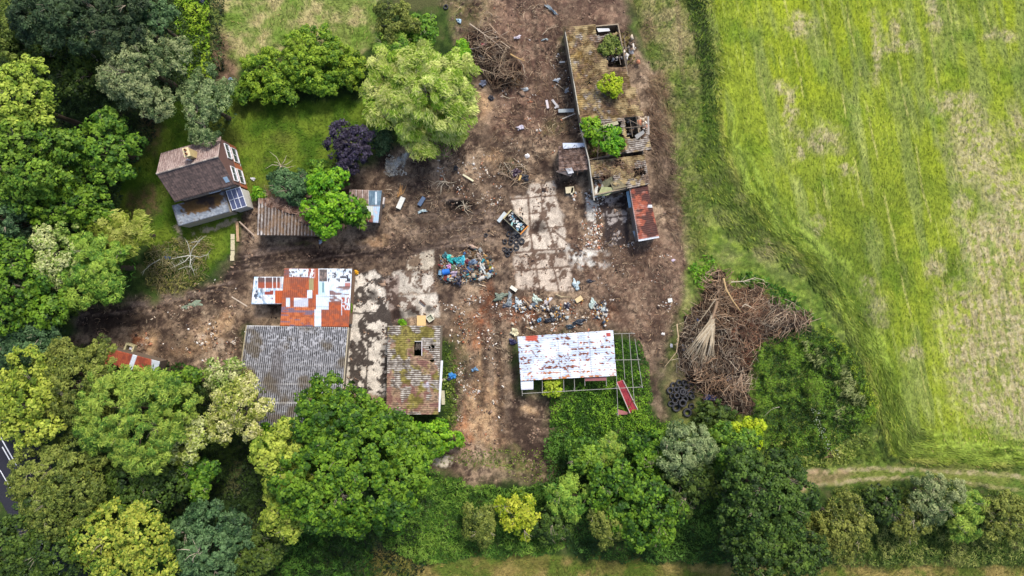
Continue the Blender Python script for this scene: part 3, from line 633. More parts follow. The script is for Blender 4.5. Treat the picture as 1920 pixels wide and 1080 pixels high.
thicket('reed_hedge', [(690, 940), (800, 880), (880, 905), (960, 915), (1040, 905), (1060, 1035), (880, 1050), (780, 1060), (700, 1010)], 1.7, 60, .26, .045, [(58, 98, 34), (86, 136, 42), (130, 170, 68)], 'long-leaved green growth of the lower hedge', 205)
thicket('hedge_undergrowth', [(1020, 820), (1090, 800), (1240, 820), (1420, 860), (1500, 930), (1560, 1060), (1100, 1050), (1040, 1000)], 1.8, 45, .17, .07, [(40, 74, 28), (62, 106, 36), (96, 142, 54)], 'green undergrowth between the small hedge trees', 206)
thicket('track_hedge', [(1560, 915), (1640, 912), (1760, 912), (1940, 935), (2060, 950), (2060, 1060), (1560, 1062), (1530, 1000)], 1.6, 55, .22, .045, [(70, 100, 38), (104, 132, 54), (154, 166, 94)], 'tangled olive and green hedge beside the farm track', 207)
thicket('weedy_plot', [(1030, 745), (1060, 720), (1150, 712), (1155, 635), (1200, 640), (1218, 700), (1225, 780), (1290, 820), (1200, 840), (1080, 850), (1030, 855)], 1.1, 75, .14, .055, [(50, 92, 22), (90, 142, 34), (140, 188, 56)], 'lush weeds growing inside the open steel frame', 208)
thicket('nettle_bed', [(1412, 650), (1450, 606), (1500, 604), (1560, 630), (1604, 684), (1646, 770), (1600, 815), (1540, 860), (1450, 850), (1410, 790), (1416, 740)], 2.6, 85, .14, .055, [(34, 66, 20), (66, 108, 30), (116, 156, 44)], 'bright green nettles behind the brushwood mound', 209, hum=34)
thicket('dock_bed', [(1505, 640), (1545, 650), (1590, 690), (1625, 750), (1610, 800), (1570, 800), (1555, 740), (1520, 690), (1500, 670)], 2.7, 60, .24, .045, [(52, 70, 36), (92, 112, 56), (156, 170, 116)], 'greyish seeding docks by the field corner', 210, flow=(.7, .5, .3))
thicket('bank_weeds', [(1530, 600), (1560, 612), (1612, 680), (1652, 760), (1640, 800), (1618, 770), (1590, 700), (1550, 640)], 1.6, 70, .15, .05, [(78, 112, 26), (122, 156, 36), (170, 190, 60)], 'yellow-green fringe of weeds along the field side of the docks', 231)
thicket('bank_weeds', [(1385, 510), (1440, 520), (1480, 545), (1535, 600), (1500, 600), (1440, 560), (1385, 530)], 1.2, 34, .18, .10, [(48, 94, 26), (80, 134, 34), (122, 166, 50)], 'green weeds along the brushwood mound', 211)
thicket('bank_weeds', [(1290, 495), (1330, 478), (1345, 510), (1318, 545), (1300, 530)], .8, 38, .16, .09, [(66, 118, 20), (98, 160, 28), (134, 186, 50)], 'small patch of bright weeds at the tip of the brushwood mound', 212)
thicket('corner_weeds', [(1420, 850), (1500, 800), (1600, 800), (1640, 830), (1590, 870), (1500, 880)], .9, 22, .2, .08, [(84, 110, 42), (118, 142, 54), (168, 180, 100)], 'mixed weeds with white flowers near the track end', 213)
thicket('barn_weeds', [(830, 640), (850, 640), (858, 740), (850, 820), (828, 790), (832, 700)], .6, 22, .17, .08, [(74, 100, 34), (106, 138, 46), (146, 166, 80)], 'weeds along the side of the mossy barn', 214)
thicket('yard_end_weeds', [(790, 840), (850, 845), (950, 838), (1040, 850), (1060, 890), (980, 905), (930, 880), (860, 868), (800, 872)], .35, 14, .15, .06, [(84, 108, 42), (118, 142, 58), (158, 170, 92)], 'low weeds at the bottom end of the mud yard', 215)
thicket('garden_scrub', [(270, 470), (330, 445), (400, 450), (385, 520), (330, 550), (280, 545)], .7, 22, .18, .06, [(86, 92, 50), (114, 120, 62), (150, 152, 88)], 'straggly scrub beneath the fallen branches', 216)
thicket('range_weeds', [(1096, 235), (1168, 222), (1170, 290), (1108, 296)], 1.2, 30, .15, .08, [(60, 70, 34), (86, 98, 44), (124, 136, 62)], 'weeds inside the roofless bay of the ruined range', 217)
# white flower heads
X, Y, r = pts_in([(1515, 765), (1545, 765), (1540, 800), (1560, 830), (1580, 860), (1555, 850), (1530, 815)], 9, 220)
c = np.stack([(X-960)/S*.985, (540-Y)/S*.985, np.full(len(X), 1.35)], 1)
tagp(leafmesh('cow_parsley', c, r.normal(size=(len(X), 3))*.2+[0, 0, 1], r.normal(size=(len(X), 3)), .05, .05, np.tile(A(225, 230, 212), (len(X), 1)), M_LEAF), 'white cow parsley flowers beside the grey docks', 'wildflowers', kind='stuff')

def tufts(name, poly, dens, length, width, cols, label, seed, flow=(0, 0), lean=.7, follow=None):
    X, Y, r = pts_in(poly, dens, seed); n = len(X)
    x, y = (X-960)/S, (540-Y)/S
    a = fbm(X, Y, 90, seed+5, 2)*4+r.normal(size=n)*.45
    d = np.stack([np.cos(a), np.sin(a)], 1)
    if flow != (0, 0): d = d*.45+np.array(flow)
    if follow is not None:
        e = 1.5; gx = sdf(follow, X+e, Y)-sdf(follow, X-e, Y); gy = sdf(follow, X, Y+e)-sdf(follow, X, Y-e)
        t = unit(np.stack([-gy, -gx], 1)); d = t+r.normal(size=(n, 2))*.3
    d = unit(d); L = length*r.uniform(.5, 1.3, n)
    c = np.stack([x+d[:, 0]*L*.4, y+d[:, 1]*L*.4, .05+L*(1-lean)*.5+.03], 1)
    axis = np.concatenate([d*lean, np.full((n, 1), (1-lean)*1.1)], 1)
    nr = np.concatenate([-d*(1-lean), np.full((n, 1), 1.)], 1)+r.normal(size=(n, 3))*.3
    t = .5+(fbm(X, Y, 30, seed+6)-.5)*1.6+r.normal(size=n)*.28
    ix = np.clip(np.searchsorted(ax, x), 0, nx-1); iy = np.clip(np.searchsorted(ay, y), 0, ny-1)
    gc = C[iy, ix]*(.72+.62*np.clip(t, 0, 1))[:, None]; mk_ = (r.random(n) < .12)[:, None]
    tagp(leafmesh(name, c, nr, axis, L*.5, width*r.uniform(.7, 1.4, n), np.where(mk_, ramp(cols, t), gc), M_GRASS), label, 'grass', kind='stuff')
FC = [(74, 106, 28), (122, 152, 40), (188, 192, 104)]
tufts('field_grass', [(1300, -60), (1345, 90), (1350, 250), (1390, 350), (1450, 430), (1530, 510), (1585, 590), (1640, 740), (1680, 860), (1780, 800), (1760, 600), (1830, 400), (1960, 380), (1960, -60)], 24, .42, .032, FC, 'short mown grass standing on the bright green field', 301, flow=(.18, -1))
tufts('stubble', [(1760, 540), (1830, 400), (1990, 380), (1990, 890), (1700, 866), (1780, 800)], 18, .38, .035, [(104, 124, 48), (176, 164, 106), (206, 192, 146)], 'sparse stubble over the dry corner of the field', 302, flow=(.18, -1))
tufts('edge_swath', [(1352, 230), (1400, 340), (1460, 415), (1545, 490), (1610, 580), (1670, 690), (1700, 790), (1760, 840), (1960, 850), (1960, 880), (1690, 868), (1640, 780), (1610, 690), (1570, 600), (1510, 520), (1400, 460), (1350, 420), (1300, 300), (1330, 240)], 34, .75, .05, [(62, 92, 24), (108, 142, 38), (182, 196, 92)], 'long flattened grass curving along the edge of the field', 303, follow=FIELD)
tufts('rough_grass', [(1165, -60), (1310, -60), (1340, 100), (1345, 260), (1330, 420), (1330, 500), (1290, 470), (1262, 240), (1225, 120)], 26, .6, .045, [(66, 88, 34), (112, 128, 58), (166, 164, 100)], 'rough grass between the ruined range and the field', 304, flow=(.2, -.5))
tufts('tall_grass_strip', [(1275, -60), (1335, -60), (1350, 100), (1355, 280), (1335, 280), (1315, 120)], 44, .8, .06, [(48, 80, 20), (84, 122, 32), (142, 166, 60)], 'dark tall grass strip lining the field', 305, flow=(.1, -.6))
tufts('lawn_grass', [(375, -60), (705, -60), (705, 90), (600, 70), (430, 140), (395, 130)], 20, .5, .035, [(92, 122, 44), (142, 152, 80), (200, 186, 138)], 'long straw coloured grass of the upper lawn', 306)
tufts('lawn_grass', [(300, 185), (450, 175), (560, 190), (700, 180), (720, 280), (560, 340), (490, 350), (440, 470), (360, 535), (230, 400), (290, 260)], 20, .34, .03, [(54, 84, 18), (88, 114, 32), (128, 144, 58)], 'green grass of the lawn beside the house', 307)
tufts('verge_grass', [(680, 1040), (800, 1050), (1100, 1045), (1560, 1060), (1960, 1055), (1960, 1120), (640, 1120)], 24, .45, .035, [(78, 96, 34), (124, 122, 60), (166, 148, 92)], 'straw and green grass along the bottom verge', 308)
tufts('track_grass', [(1580, 868), (1960, 880), (1960, 935), (1600, 910)], 16, .34, .03, [(80, 106, 36), (118, 138, 54), (170, 166, 104)], 'short grass between the ruts of the farm track', 309, flow=(1, 0))
tufts('corner_grass', [(1580, 790), (1640, 780), (1690, 868), (1600, 875), (1500, 880), (1560, 840)], 24, .5, .04, [(74, 100, 32), (116, 138, 50), (160, 168, 84)], 'rough grass wedge between nettles, field and track', 310)
# ------------------------------------------------------------------ roofs and buildings
def proj(V):
    k = H/(H-V[..., 2]); return V[..., 0]*S*k+960, 540-V[..., 1]*S*k
def sheet(name, cor, parent, off, colfn, corr='u', period=.3, amp=.04, mat=None, hole=None, lap=None, sag=0.0, seed=1, th=.03, step=.14):
    c = [np.asarray(q, float) for q in cor]
    LU = (np.linalg.norm(c[1]-c[0])+np.linalg.norm(c[2]-c[3]))/2; LV = (np.linalg.norm(c[3]-c[0])+np.linalg.norm(c[2]-c[1]))/2
    fine = period/6 if amp > 0 else .15
    nu = int(LU/(fine if corr == 'u' else step))+2; nv = int(LV/(fine if corr == 'v' else step))+2
    if lap: 
        if corr == 'u': nv = max(nv, int(LV/lap)*3+1)
        else: nu = max(nu, int(LU/lap)*3+1)
    u, v = np.meshgrid(np.linspace(0, 1, nu), np.linspace(0, 1, nv)); U = u[..., None]; W = v[..., None]
    V = (c[0]*(1-U)+c[1]*U)*(1-W)+(c[3]*(1-U)+c[2]*U)*W
    n = np.cross(c[1]-c[0], c[3]-c[0]); n /= np.linalg.norm(n); n = n*np.sign(n[2] or 1)
    du, dv = u*LU, v*LV
    a_, b_ = (du, dv) if corr == 'u' else (dv, du)
    ph = np.sin(2*math.pi*a_/period)
    hgt = amp*ph
    if lap: hgt = hgt+.035*(1-(b_/lap) % 1)
    V = V+n*hgt[..., None]
    if sag: V[..., 2] -= sag*4*u*(1-u)*v*(1-v)*1.0+sag*(fbm(du*10, dv*10, 22, 900+seed, 2)-.5)
    px, py = proj(V)
    col = colfn(px, py, u, v, ph, b_)
    idx = np.arange(nu*nv).reshape(nv, nu)
    F = np.stack([idx[:-1, :-1], idx[1:, :-1], idx[1:, 1:], idx[:-1, 1:]], -1).reshape(-1, 4)
    if hole is not None:
        cx = (px[:-1, :-1]+px[1:, 1:])/2; cy = (py[:-1, :-1]+py[1:, 1:])/2
        F = F[~hole(cx, cy).reshape(-1)]
    o = mesh(name, V.reshape(-1, 3)-off, F, mat or M_ASB, parent, col=col.reshape(-1, 3), smooth=amp > 0)
    md = o.modifiers.new('thickness', 'SOLIDIFY'); md.thickness = th; md.offset = -1
    return o
def wall_ring(cor, parent, off, col, mat=None, inset=.15, drop=.1, sides=(0, 1, 2, 3), names='wall', th=.14, foot=-.1):
    c = [np.asarray(q, float).copy() for q in cor]; m = sum(c)/4
    for q in c:
        d = m[:2]-q[:2]; q[:2] += d/np.linalg.norm(d)*inset
    for i in sides:
        a, b = c[i], c[(i+1) % 4]; d = b[:2]-a[:2]; d = d/np.linalg.norm(d); n = np.array([d[1], -d[0]])
        if np.dot(n, m[:2]-a[:2]) < 0: n = -n
        k = MB(); A2 = a[:2]; B2 = b[:2]
        if i % 2: A2 = A2+d*th; B2 = B2-d*th
        p = [(*A2, foot), (*B2, foot), (*(B2+n*th), foot), (*(A2+n*th), foot), (*A2, a[2]-drop), (*B2, b[2]-drop), (*(B2+n*th), b[2]-drop), (*(A2+n*th), a[2]-drop)]
        k.add(p, [(3, 2, 1, 0), (4, 5, 6, 7), (0, 1, 5, 4), (1, 2, 6, 5), (2, 3, 7, 6), (3, 0, 4, 7)], col)
        k.build(names, mat or M_BRICK, parent, off)
def rect(px, py, x0, y0, x1, y1, f=.6): return ss(-f, f, px-x0)*ss(-f, f, x1-px)*ss(-f, f, py-y0)*ss(-f, f, y1-py)
def Cc(n): return np.array(n)

# --- the big grey barn
cB = [P(463, 610, 3.1), P(652, 613, 3.1), P(636, 800, 2.7), P(437, 800, 2.7)]
offB = P(550, 700, 0)
barn = empty('corrugated_barn', offB, 'largest barn with a plain grey corrugated roof stained brown at its lower corner', 'barn')
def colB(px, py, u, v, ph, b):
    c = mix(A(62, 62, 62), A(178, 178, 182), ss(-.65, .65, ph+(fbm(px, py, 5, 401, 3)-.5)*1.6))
    c = mix(c, A(214, 214, 218), ss(.58, .66, fbm(px, py, 2.6, 402, 2, aniso=1.6, ang=1.5))*(.35+.5*ss(.5, .1, v))); c = c*(.60+.36*fbm(px, py, 3, 405, 2))[..., None]
    c = mix(c, A(212, 210, 206), ss(.05, .0, (b/2.42) % 1)*.7)
    dd = ss(.50, .72, fbm(px, py, 34, 403)+.26*ss(.30, .0, u)*ss(.15, .4, v)+.04*(v > .5))
    c = mix(c, mix(A(76, 66, 50), A(120, 108, 88), ss(-.3, .8, ph)), dd*.8)
    c = mix(c, mix(A(88, 72, 26), A(122, 106, 54), ss(-.2, .8, ph)), ss(1, .5, np.hypot((px-463)/22, (py-708)/26))*.85)
    c = mix(c, mix(A(92, 66, 40), A(132, 106, 80), ss(-.2, .8, ph)), ss(1, .5, np.hypot((px-590)/34, (py-760)/22)+(fbm(px, py, 12, 404)-.5)*.9)*.85)
    c = mix(c, A(90, 84, 82), ss(1, .4, np.hypot((px-520)/16, (py-690)/60))*.5)
    return c
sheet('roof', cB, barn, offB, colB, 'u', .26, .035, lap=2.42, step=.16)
wall_ring(cB, barn, offB, A(150, 138, 122), inset=.4)
g = MB(); g.tube([cB[0]+[-.06, 0, -.02], cB[3]+[-.06, 0, -.02]], .07, A(190, 176, 140)); g.build('bargeboard', M_WOOD, barn, offB)
g = MB(); g.tube([cB[1]+[.08, 0, -.02], cB[2]+[.08, 0, -.02]], .08, A(198, 186, 160)); g.build('gutter', M_WOOD, barn, offB)

# --- the orange rusty shed
offC = P(560, 560, 0)
shedC = empty('rusty_roof_shed', offC, 'shed roofed in bright orange rust and white tin patches above the grey barn', 'shed')
def z1(x): return 440+x/6.75
def y1(y): return 480+y/6.75
def colC(px, py, u, v, ph, b):
    n5 = fbm(px, py, 5, 411, 3); n3 = fbm(px, py, 3, 412, 2); nv = fbm(px, py, 4, 413, 3, aniso=6, ang=1.57)
    O = mix(A(180, 88, 42), A(150, 76, 46), ss(.42, .6, n5)); O = mix(O, A(126, 78, 62), ss(.52, .64, nv)*.45); Wt = mix(A(238, 244, 250), A(206, 222, 238), ss(.4, .62, n5))
    BR = mix(A(150, 82, 56), A(120, 84, 82), ss(.4, .58, nv))
    c = O*1.0
    def put(cc, x0, y0, x1, y1_, k=1.0):
        nonlocal c
        m = rect(px, py, z1(x0), y1(y0), z1(x1), y1(y1_), .5)*k; c = mix(c, cc, m)
    put(BR, 620, 150, 1090, 275); put(Wt, 690, 165, 930, 265); put(mix(Wt, A(70, 60, 60), ss(.56, .64, n3)), 690, 165, 930, 265)
    put(mix(Wt, A(150, 70, 50), ss(.45, .55, n3)), 930, 165, 1020, 280)
    put(A(178, 106, 66), 590, 270, 700, 430, .6); put(A(162, 150, 104), 940, 285, 1000, 430); put(A(184, 92, 48), 1000, 165, 1070, 640, .7)
    put(Wt, 918, 430, 982, 535); put(Wt, 650, 535, 700, 650); put(mix(A(240, 244, 250), A(196, 200, 212), ss(.4, .6, nv)), 750, 535, 930, 640)
    put(mix(mix(A(166, 84, 44), A(196, 110, 60), ss(.4, .6, n5)), A(120, 100, 116), ss(.52, .62, nv)), 570, 640, 1010, 900)
    put(Wt, 1060, 150, 1490, 690); put(mix(Wt, A(60, 62, 74), ss(.53, .62, fbm(px, py, 4, 414, 3))), 1180, 160, 1490, 330)
    put(mix(A(92, 84, 80), A(150, 130, 120), ss(.4, .6, n5)), 1070, 165, 1170, 325); put(A(190, 222, 236), 1060, 330, 1140, 490, .8)
    put(A(110, 150, 156), 1108, 330, 1130, 460); put(A(178, 84, 56), 1395, 335, 1465, 390, .85)
    put(mix(Wt, A(120, 76, 64), ss(.5, .6, nv)), 1200, 380, 1460, 600, .9)
    put(A(216, 232, 240), 1030, 490, 1130, 680); put(Wt, 1010, 675, 1100, 900)
    put(O*1.04, 1190, 580, 1350, 900); put(O*1.04, 1095, 680, 1460, 900); put(mix(Wt, A(170, 84, 60), ss(.46, .56, n3)), 1350, 520, 1450, 680)
    put(Wt, 1350, 560, 1358, 750); put(A(150, 156, 160), 1478, 150, 1495, 620, .7)
    seam = ss(.5, .2, np.abs(((px-533)/5.6) % 1-.5)*0+np.abs((((py-y1(640))/18.5)+.5) % 1-.5)*18.5)
    c = c*(1-.28*seam)[..., None]
    return c
cC = [P(533, 503, 3.3), P(660, 504, 3.3), P(654, 613.5, 3.18), P(525, 611.5, 3.18)]
sheet('roof', cC, shedC, offC, colC, 'u', .25, .012, M_TIN)
wall_ring(cC, shedC, offC, A(150, 120, 96), inset=.4)
def colC2(px, py, u, v, ph, b):
    n5 = fbm(px, py, 5, 421, 3); nv = fbm(px, py, 4, 423, 3, aniso=6, ang=1.57)
    c = mix(A(240, 246, 252), A(176, 202, 224), ss(.45, .62, n5)); c = mix(c, A(74, 84, 100), ss(.55, .64, fbm(px, py, 6, 424, 3))*ss(z1(420), z1(300), px))
    m = rect(px, py, z1(290), y1(265), z1(590), y1(405), .5); c = mix(c, mix(A(100, 78, 74), A(164, 84, 56), ss(y1(320), y1(345), py)), m)
    for x in (290, 385, 480, 532, 578): c = mix(c, A(240, 240, 240), ss(.9, .5, np.abs(px-z1(x)))*rect(px, py, 400, y1(270), 600, y1(430)))
    c = mix(c, A(150, 64, 50), ss(.53, .6, nv)*rect(px, py, z1(380), y1(430), z1(490), y1(560)))
    c = mix(c, A(192, 88, 36), rect(px, py, z1(510), y1(432), z1(612), y1(602), .5)); return c
cC2 = [P(476.5, 519, 2.9), P(532, 519, 2.9), P(532, 570, 2.7), P(471, 570.5, 2.7)]
sheet('lean_to_roof', cC2, shedC, offC, colC2, 'u', .25, .012, M_TIN)
wall_ring(cC2, shedC, offC, A(140, 116, 96), sides=(0, 3), names='lean_to_wall')

# --- the mossy barn
offD = P(775, 690, 0)
barnD = empty('mossy_barn', offD, 'narrow barn with a moss and rust covered roof and a black rectangular roof hole', 'barn')
cD = [P(727, 611, 3.6), P(826, 611, 3.3), P(822, 777, 3.3), P(724, 777, 3.6)]
def colD(px, py, u, v, ph, b):
    n = fbm(px, py, 26, 431); n2 = fbm(px, py, 10, 432); n3 = fbm(px, py, 3.2, 433, 2)
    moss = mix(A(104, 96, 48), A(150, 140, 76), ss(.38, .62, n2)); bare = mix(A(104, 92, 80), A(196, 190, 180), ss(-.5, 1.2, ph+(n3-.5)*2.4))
    lit = mix(A(126, 92, 82), A(164, 138, 112), ss(.4, .6, n2))
    c = mix(moss, lit, ss(.44, .56, n+.22*(v-.35)+.10*(u-.5)))
    c = mix(c, bare, ss(.52, .60, fbm(px, py, 20, 434)+.16*ss(.4, .0, u)*ss(.55, .2, v)+.12*ss(.12, .03, np.hypot((u-.75)*.9, v-.62))+.1*ss(.9, 1, u)))
    c = mix(c, A(60, 48, 40), ss(.58, .66, n2)*.6); c = mix(c, A(190, 190, 204), ss(1, .4, np.hypot((px-806)/18, (py-722)/9))*.8*ss(.4, .55, n2+.05))
    return c*(.75+.5*n3)[..., None]
def holeD(x, y): return ((x > 777) & (x < 790.5) & (y > 640) & (y < 667)) | ((np.hypot((x-810)/6, (y-652)/6) < 1) & (fbm(x, y, 4, 435) > .5)) | ((np.hypot((x-812)/6, (y-676)/4) < 1) & (fbm(x, y, 4, 436) > .48))
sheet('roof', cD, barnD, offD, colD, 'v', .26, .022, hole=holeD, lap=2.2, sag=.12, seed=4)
wall_ring(cD, barnD, offD, A(150, 136, 116))
g = MB(); a, b = P(826.5, 676, 3.25), P(821, 772, 3.2); g.quad(a, a+[.28, 0, 0], b+[.28, 0, 0], b, A(226, 228, 232)); g.build('fascia', M_PAINT, barnD, offD)
g = MB(); a = P(791, 653, 3.5); g.box(a, (.1, 1.9, .06), A(214, 206, 206)); g.box(P(785, 640, 3.52), (1.0, .1, .06), A(190, 186, 180)); g.build('roof_light_frame', M_PAINT, barnD, offD)
g = MB()
for i in range(7): g.box(P(780+i*1.6, 648, 3.15), (.05, 1.1, .05), A(120, 108, 96), rz=.1*(i % 3-1))
g.build('rafter', M_WOOD, barnD, offD)

# --- the open tin-roofed shed with its bare steel frame
offE = P(1060, 670, 0)
shedE = empty('open_tin_shed', offE, 'open sided shed with a white rust-speckled tin roof and a bare pipe frame around it', 'shed')
cE = [P(970, 631.5, 3.2), P(1149.6, 619, 3.2), P(1156, 704.6, 2.8), P(976, 714, 2.8)]
def colE(px, py, u, v, ph, b):
    n = fbm(px, py, 3.0, 441, 2, .6); n2 = fbm(px, py, 14, 442)
    c = mix(A(232, 238, 246), A(200, 212, 228), ss(.4, .62, n2))
    row = np.abs(((v*8+.12) % 1)-.5)*2
    m = ss(.75, .78, n+.20*ss(.35, .9, row)+.12*(v-.6)+.55*(n2-.5))
    rc = mix(A(176, 88, 32), A(122, 62, 30), ss(.45, .6, n2)); rc = mix(rc, A(196, 120, 50), ss(.75, .95, v))
    c = mix(c, rc, m)
    for uu in (.215, .42, .63, .745): c = c*(1-.35*ss(.004, .001, np.abs(u-uu)))[..., None]
    c = c*(1-.22*ss(.08, .0, np.abs(((v*8) % 1)-.5)*1.0)*1.0)[..., None]
    c = mix(c, A(192, 84, 60), rect(px, py, 985, 629, 1008, 639, .5)); c = mix(c, A(180, 72, 60), rect(px, py, 1137, 624, 1145, 631, .5))
    return c
sheet('roof', cE, shedE, offE, colE, 'v', .28, .012, M_TIN)
def colE2(px, py, u, v, ph, b): return mix(A(232, 238, 248), A(200, 170, 170), ss(.86, .93, np.abs(v*2-1)*0+v*(v < .93)))
sheet('loose_sheet', [P(976, 714.5, 2.6), P(1000, 713.5, 2.6), P(1000, 730, 2.55), P(977, 731, 2.55)], shedE, offE, colE2, 'v', .28, .012, M_TIN)
g = MB(); g.quad(P(1097, 708.5, 2.5), P(1097, 714.5, 2.5), P(1136.5, 713.5, 2.5), P(1137, 706.5, 2.5), A(150, 92, 92)); g.build('red_sheet', M_TIN, shedE, offE)
def z4(x, y, z=2.45): return P(950+x/5.4, 600+y/5.4, z)
rails = [((1085, 140), (1300, 135)), ((1105, 405), (1350, 402)), ((160, 745), (1375, 678)), ((1165, 135), (1197, 600)), ((1240, 140), (1292, 830)), ((1298, 190), (1376, 690)), ((1112, 566), (1128, 968)), ((360, 610), (362, 740)), ((576, 595), (580, 720)), ((684, 590), (690, 720)), ((790, 580), (793, 668)), ((1008, 570), (1010, 670)), ((150, 600), (158, 768))]
for a, b in rails:
    g = MB(); A_, B_ = z4(*a), z4(*b); m_ = (A_+B_)/2-[0, 0, .06]; g.tube([A_, m_, B_], .038, A(160, 156, 146), 6); g.build('rail', M_PAINT, shedE, offE)
for x, y in [(160, 745), (362, 738), (580, 725), (690, 718), (1110, 694), (1375, 678), (1128, 968), (1290, 138), (1350, 402), (1292, 828), (1100, 140)]:
    q = z4(x, y); g = MB(); g.tube([(q[0], q[1], -.1), (q[0], q[1], 2.5)], .055, A(150, 148, 140), 6); g.build('post', M_PAINT, shedE, offE)
for q in (cE[0], cE[1], cE[3], (cE[0]+cE[3])/2, (cE[0]+cE[1])/2, (cE[2]+cE[3])/2):
    g = MB(); m_ = sum(cE)/4; d = (m_-q)*[.02, .03, 0]; g.tube([(*(q+d)[:2], -.1), (*(q+d)[:2], q[2]-.05)], .06, A(150, 148, 140), 6); g.build('post', M_PAINT, shedE, offE)
# fallen red panel
offp = z4(1215, 780, 0); pn = empty('fallen_roof_panel', offp, 'red sheeted panel with pale side rails fallen aslant from the open tin shed', 'panel')
q = [z4(1112, 630, 2.0), z4(1176, 606, 2.0), z4(1326, 908, .7), z4(1248, 944, .7)]
sheet('panel', q, pn, offp, lambda px, py, u, v, ph, b: mix(A(176, 66, 72), A(150, 50, 56), ss(.06, .0, np.abs(((v*4) % 1)-.5)*.3+.0)*0+ss(.45, .6, fbm(px, py, 6, 450))*.6)*(1-.35*ss(.03, .01, np.abs(((v*4+.35) % 1)-.5)))[..., None], 'u', .25, .015, M_TIN)
for a, b in ((q[0], q[3]), (q[1], q[2])):
    g = MB(); g.tube([a+[0, 0, .08], b+[0, 0, .08]], .06, A(214, 196, 186), 6); g.build('side_rail', M_PAINT, pn, offp)
off2 = z4(1180, 930, 0); tp = empty('bent_red_sheet', off2, 'small triangular red sheet lying at the foot of the fallen panel', 'metal sheet')
g = MB(); g.add([z4(1128, 905, .7), z4(1250, 938, .5), z4(1210, 958, .4), z4(1124, 962, .5), z4(1128, 905, .66), z4(1250, 938, .46), z4(1210, 958, .36), z4(1124, 962, .46)], [(0, 1, 2, 3)[::-1], (4, 5, 6, 7), (0, 1, 5, 4), (1, 2, 6, 5), (2, 3, 7, 6), (3, 0, 4, 7)], A(190, 124, 120)); g.build('sheet', M_TIN, tp, off2)

# --- the ruined range
offF = P(1140, 200, 0)
rng_b = empty('ruined_range', offF, 'long ruined farm range with collapsed mossy corrugated roofs', 'ruin')
def mossy(seed, mossy_amt, dirt=.5, orange=.5):
    def f(px, py, u, v, ph, b):
        n = fbm(px, py, 24, seed); n2 = fbm(px, py, 9, seed+1); n3 = fbm(px, py, 3.2, seed+2, 2)
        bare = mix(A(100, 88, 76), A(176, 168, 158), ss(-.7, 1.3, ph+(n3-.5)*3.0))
        moss = mix(A(96, 78, 50), A(166, 146, 106), ss(.38, .62, n2)); moss = mix(moss, A(168, 134, 62), ss(.45, .0, u)*orange*ss(.42, .6, n))
        c = mix(bare, moss, ss(.62-mossy_amt*.4, .70-mossy_amt*.4, n+(n2-.5)*.5))
        c = mix(c, mix(A(84, 66, 54), A(122, 98, 78), ss(.4, .6, n3)), ss(.5, .62, fbm(px, py, 16, seed+3))*dirt)
        return c*(.74+.52*n3)[..., None]
    return f
def poly_hole(polys):
    def f(x, y):
        m = np.zeros(x.shape, bool); xx = x+(fbm(x, y, 5, 77)-.5)*7; yy = y+(fbm(x, y, 5, 78)-.5)*7
        for p in polys: m |= sdf(p, xx, yy) > 0
        return m
    return f
F1 = [P(1059, 51, 3.2), P(1160, 42, 2.9), P(1207, 217, 2.9), P(1088, 228, 3.2)]
hF1 = poly_hole([[(1116, 30), (1180, 30), (1185, 60), (1150, 62), (1118, 68)], [(1112, 82), (1135, 74), (1150, 70), (1200, 40), (1200, 120), (1176, 125), (1142, 125), (1136, 104)], [(1172, 120), (1200, 120), (1210, 163), (1184, 163)], [(1100, 150), (1108, 148), (1110, 158), (1101, 160)], [(1196, 196), (1215, 190), (1215, 206), (1200, 208)]])
sheet('roof', F1, rng_b, offF, mossy(460, .80, .8), 'v', .26, .022, hole=hF1, lap=2.3, sag=.35, seed=5)
F2 = [P(1088, 228, 3.15), P(1207, 217, 2.9), P(1222, 280, 2.9), P(1103, 300, 3.15)]
hF2 = poly_hole([[(1172, 219), (1207, 214), (1211, 255), (1196, 262), (1174, 256)], [(1080, 238), (1164, 228), (1166, 246), (1174, 290), (1160, 305), (1090, 310)]])
sheet('roof', F2, rng_b, offF, mossy(470, .25, .35, 0), 'v', .26, .022, hole=hF2, lap=2.3, sag=.2, seed=6)
F3 = [P(1106, 302, 2.9), P(1208, 290, 2.8), P(1219, 345, 2.7), P(1114, 368, 2.8)]
hF3 = poly_hole([[(1152, 299), (1166, 299), (1166, 312), (1152, 312)], [(1100, 334), (1148, 326), (1152, 352), (1140, 380), (1100, 380)], [(1186, 318), (1206, 312), (1212, 326), (1190, 332)], [(1150, 350), (1176, 344), (1180, 380), (1146, 380)]])
sheet('roof', F3, rng_b, offF, mossy(480, .55, .75, 0), 'v', .26, .022, hole=hF3, lap=2.3, sag=.25, seed=7)
cr_ = [P(1059, 51, 3.1), P(1160, 42, 2.0), P(1219, 345, 2.6), P(1114, 368, 2.7)]
wall_ring(cr_, rng_b, offF, A(158, 142, 120), inset=.1)
for t in (.33, .58, .78):
    a = cr_[0]*(1-t)+cr_[3]*t; b = cr_[1]*(1-t)+cr_[2]*t; g = MB(); m_ = (a+b)/2; g.box((m_[0], m_[1], 1.1), (np.linalg.norm(b-a)*.94, .16, 2.3), A(140, 126, 108), rz=math.atan2(b[1]-a[1], b[0]-a[0])); g.build('partition', M_BRICK, rng_b, offF)
g = MB(); g.tube([P(1087, 232, 3.2), P(1104, 300, 3.0), P(1114, 376, 2.6)], .09, A(190, 184, 170), 6); g.build('wall_plate', M_WOOD, rng_b, offF)
g = MB(); g.tube([P(1060, 60, 3.25), P(1072, 130, 3.25), P(1086, 215, 3.2)], .07, A(196, 188, 168), 6); g.build('wall_plate', M_WOOD, rng_b, offF)
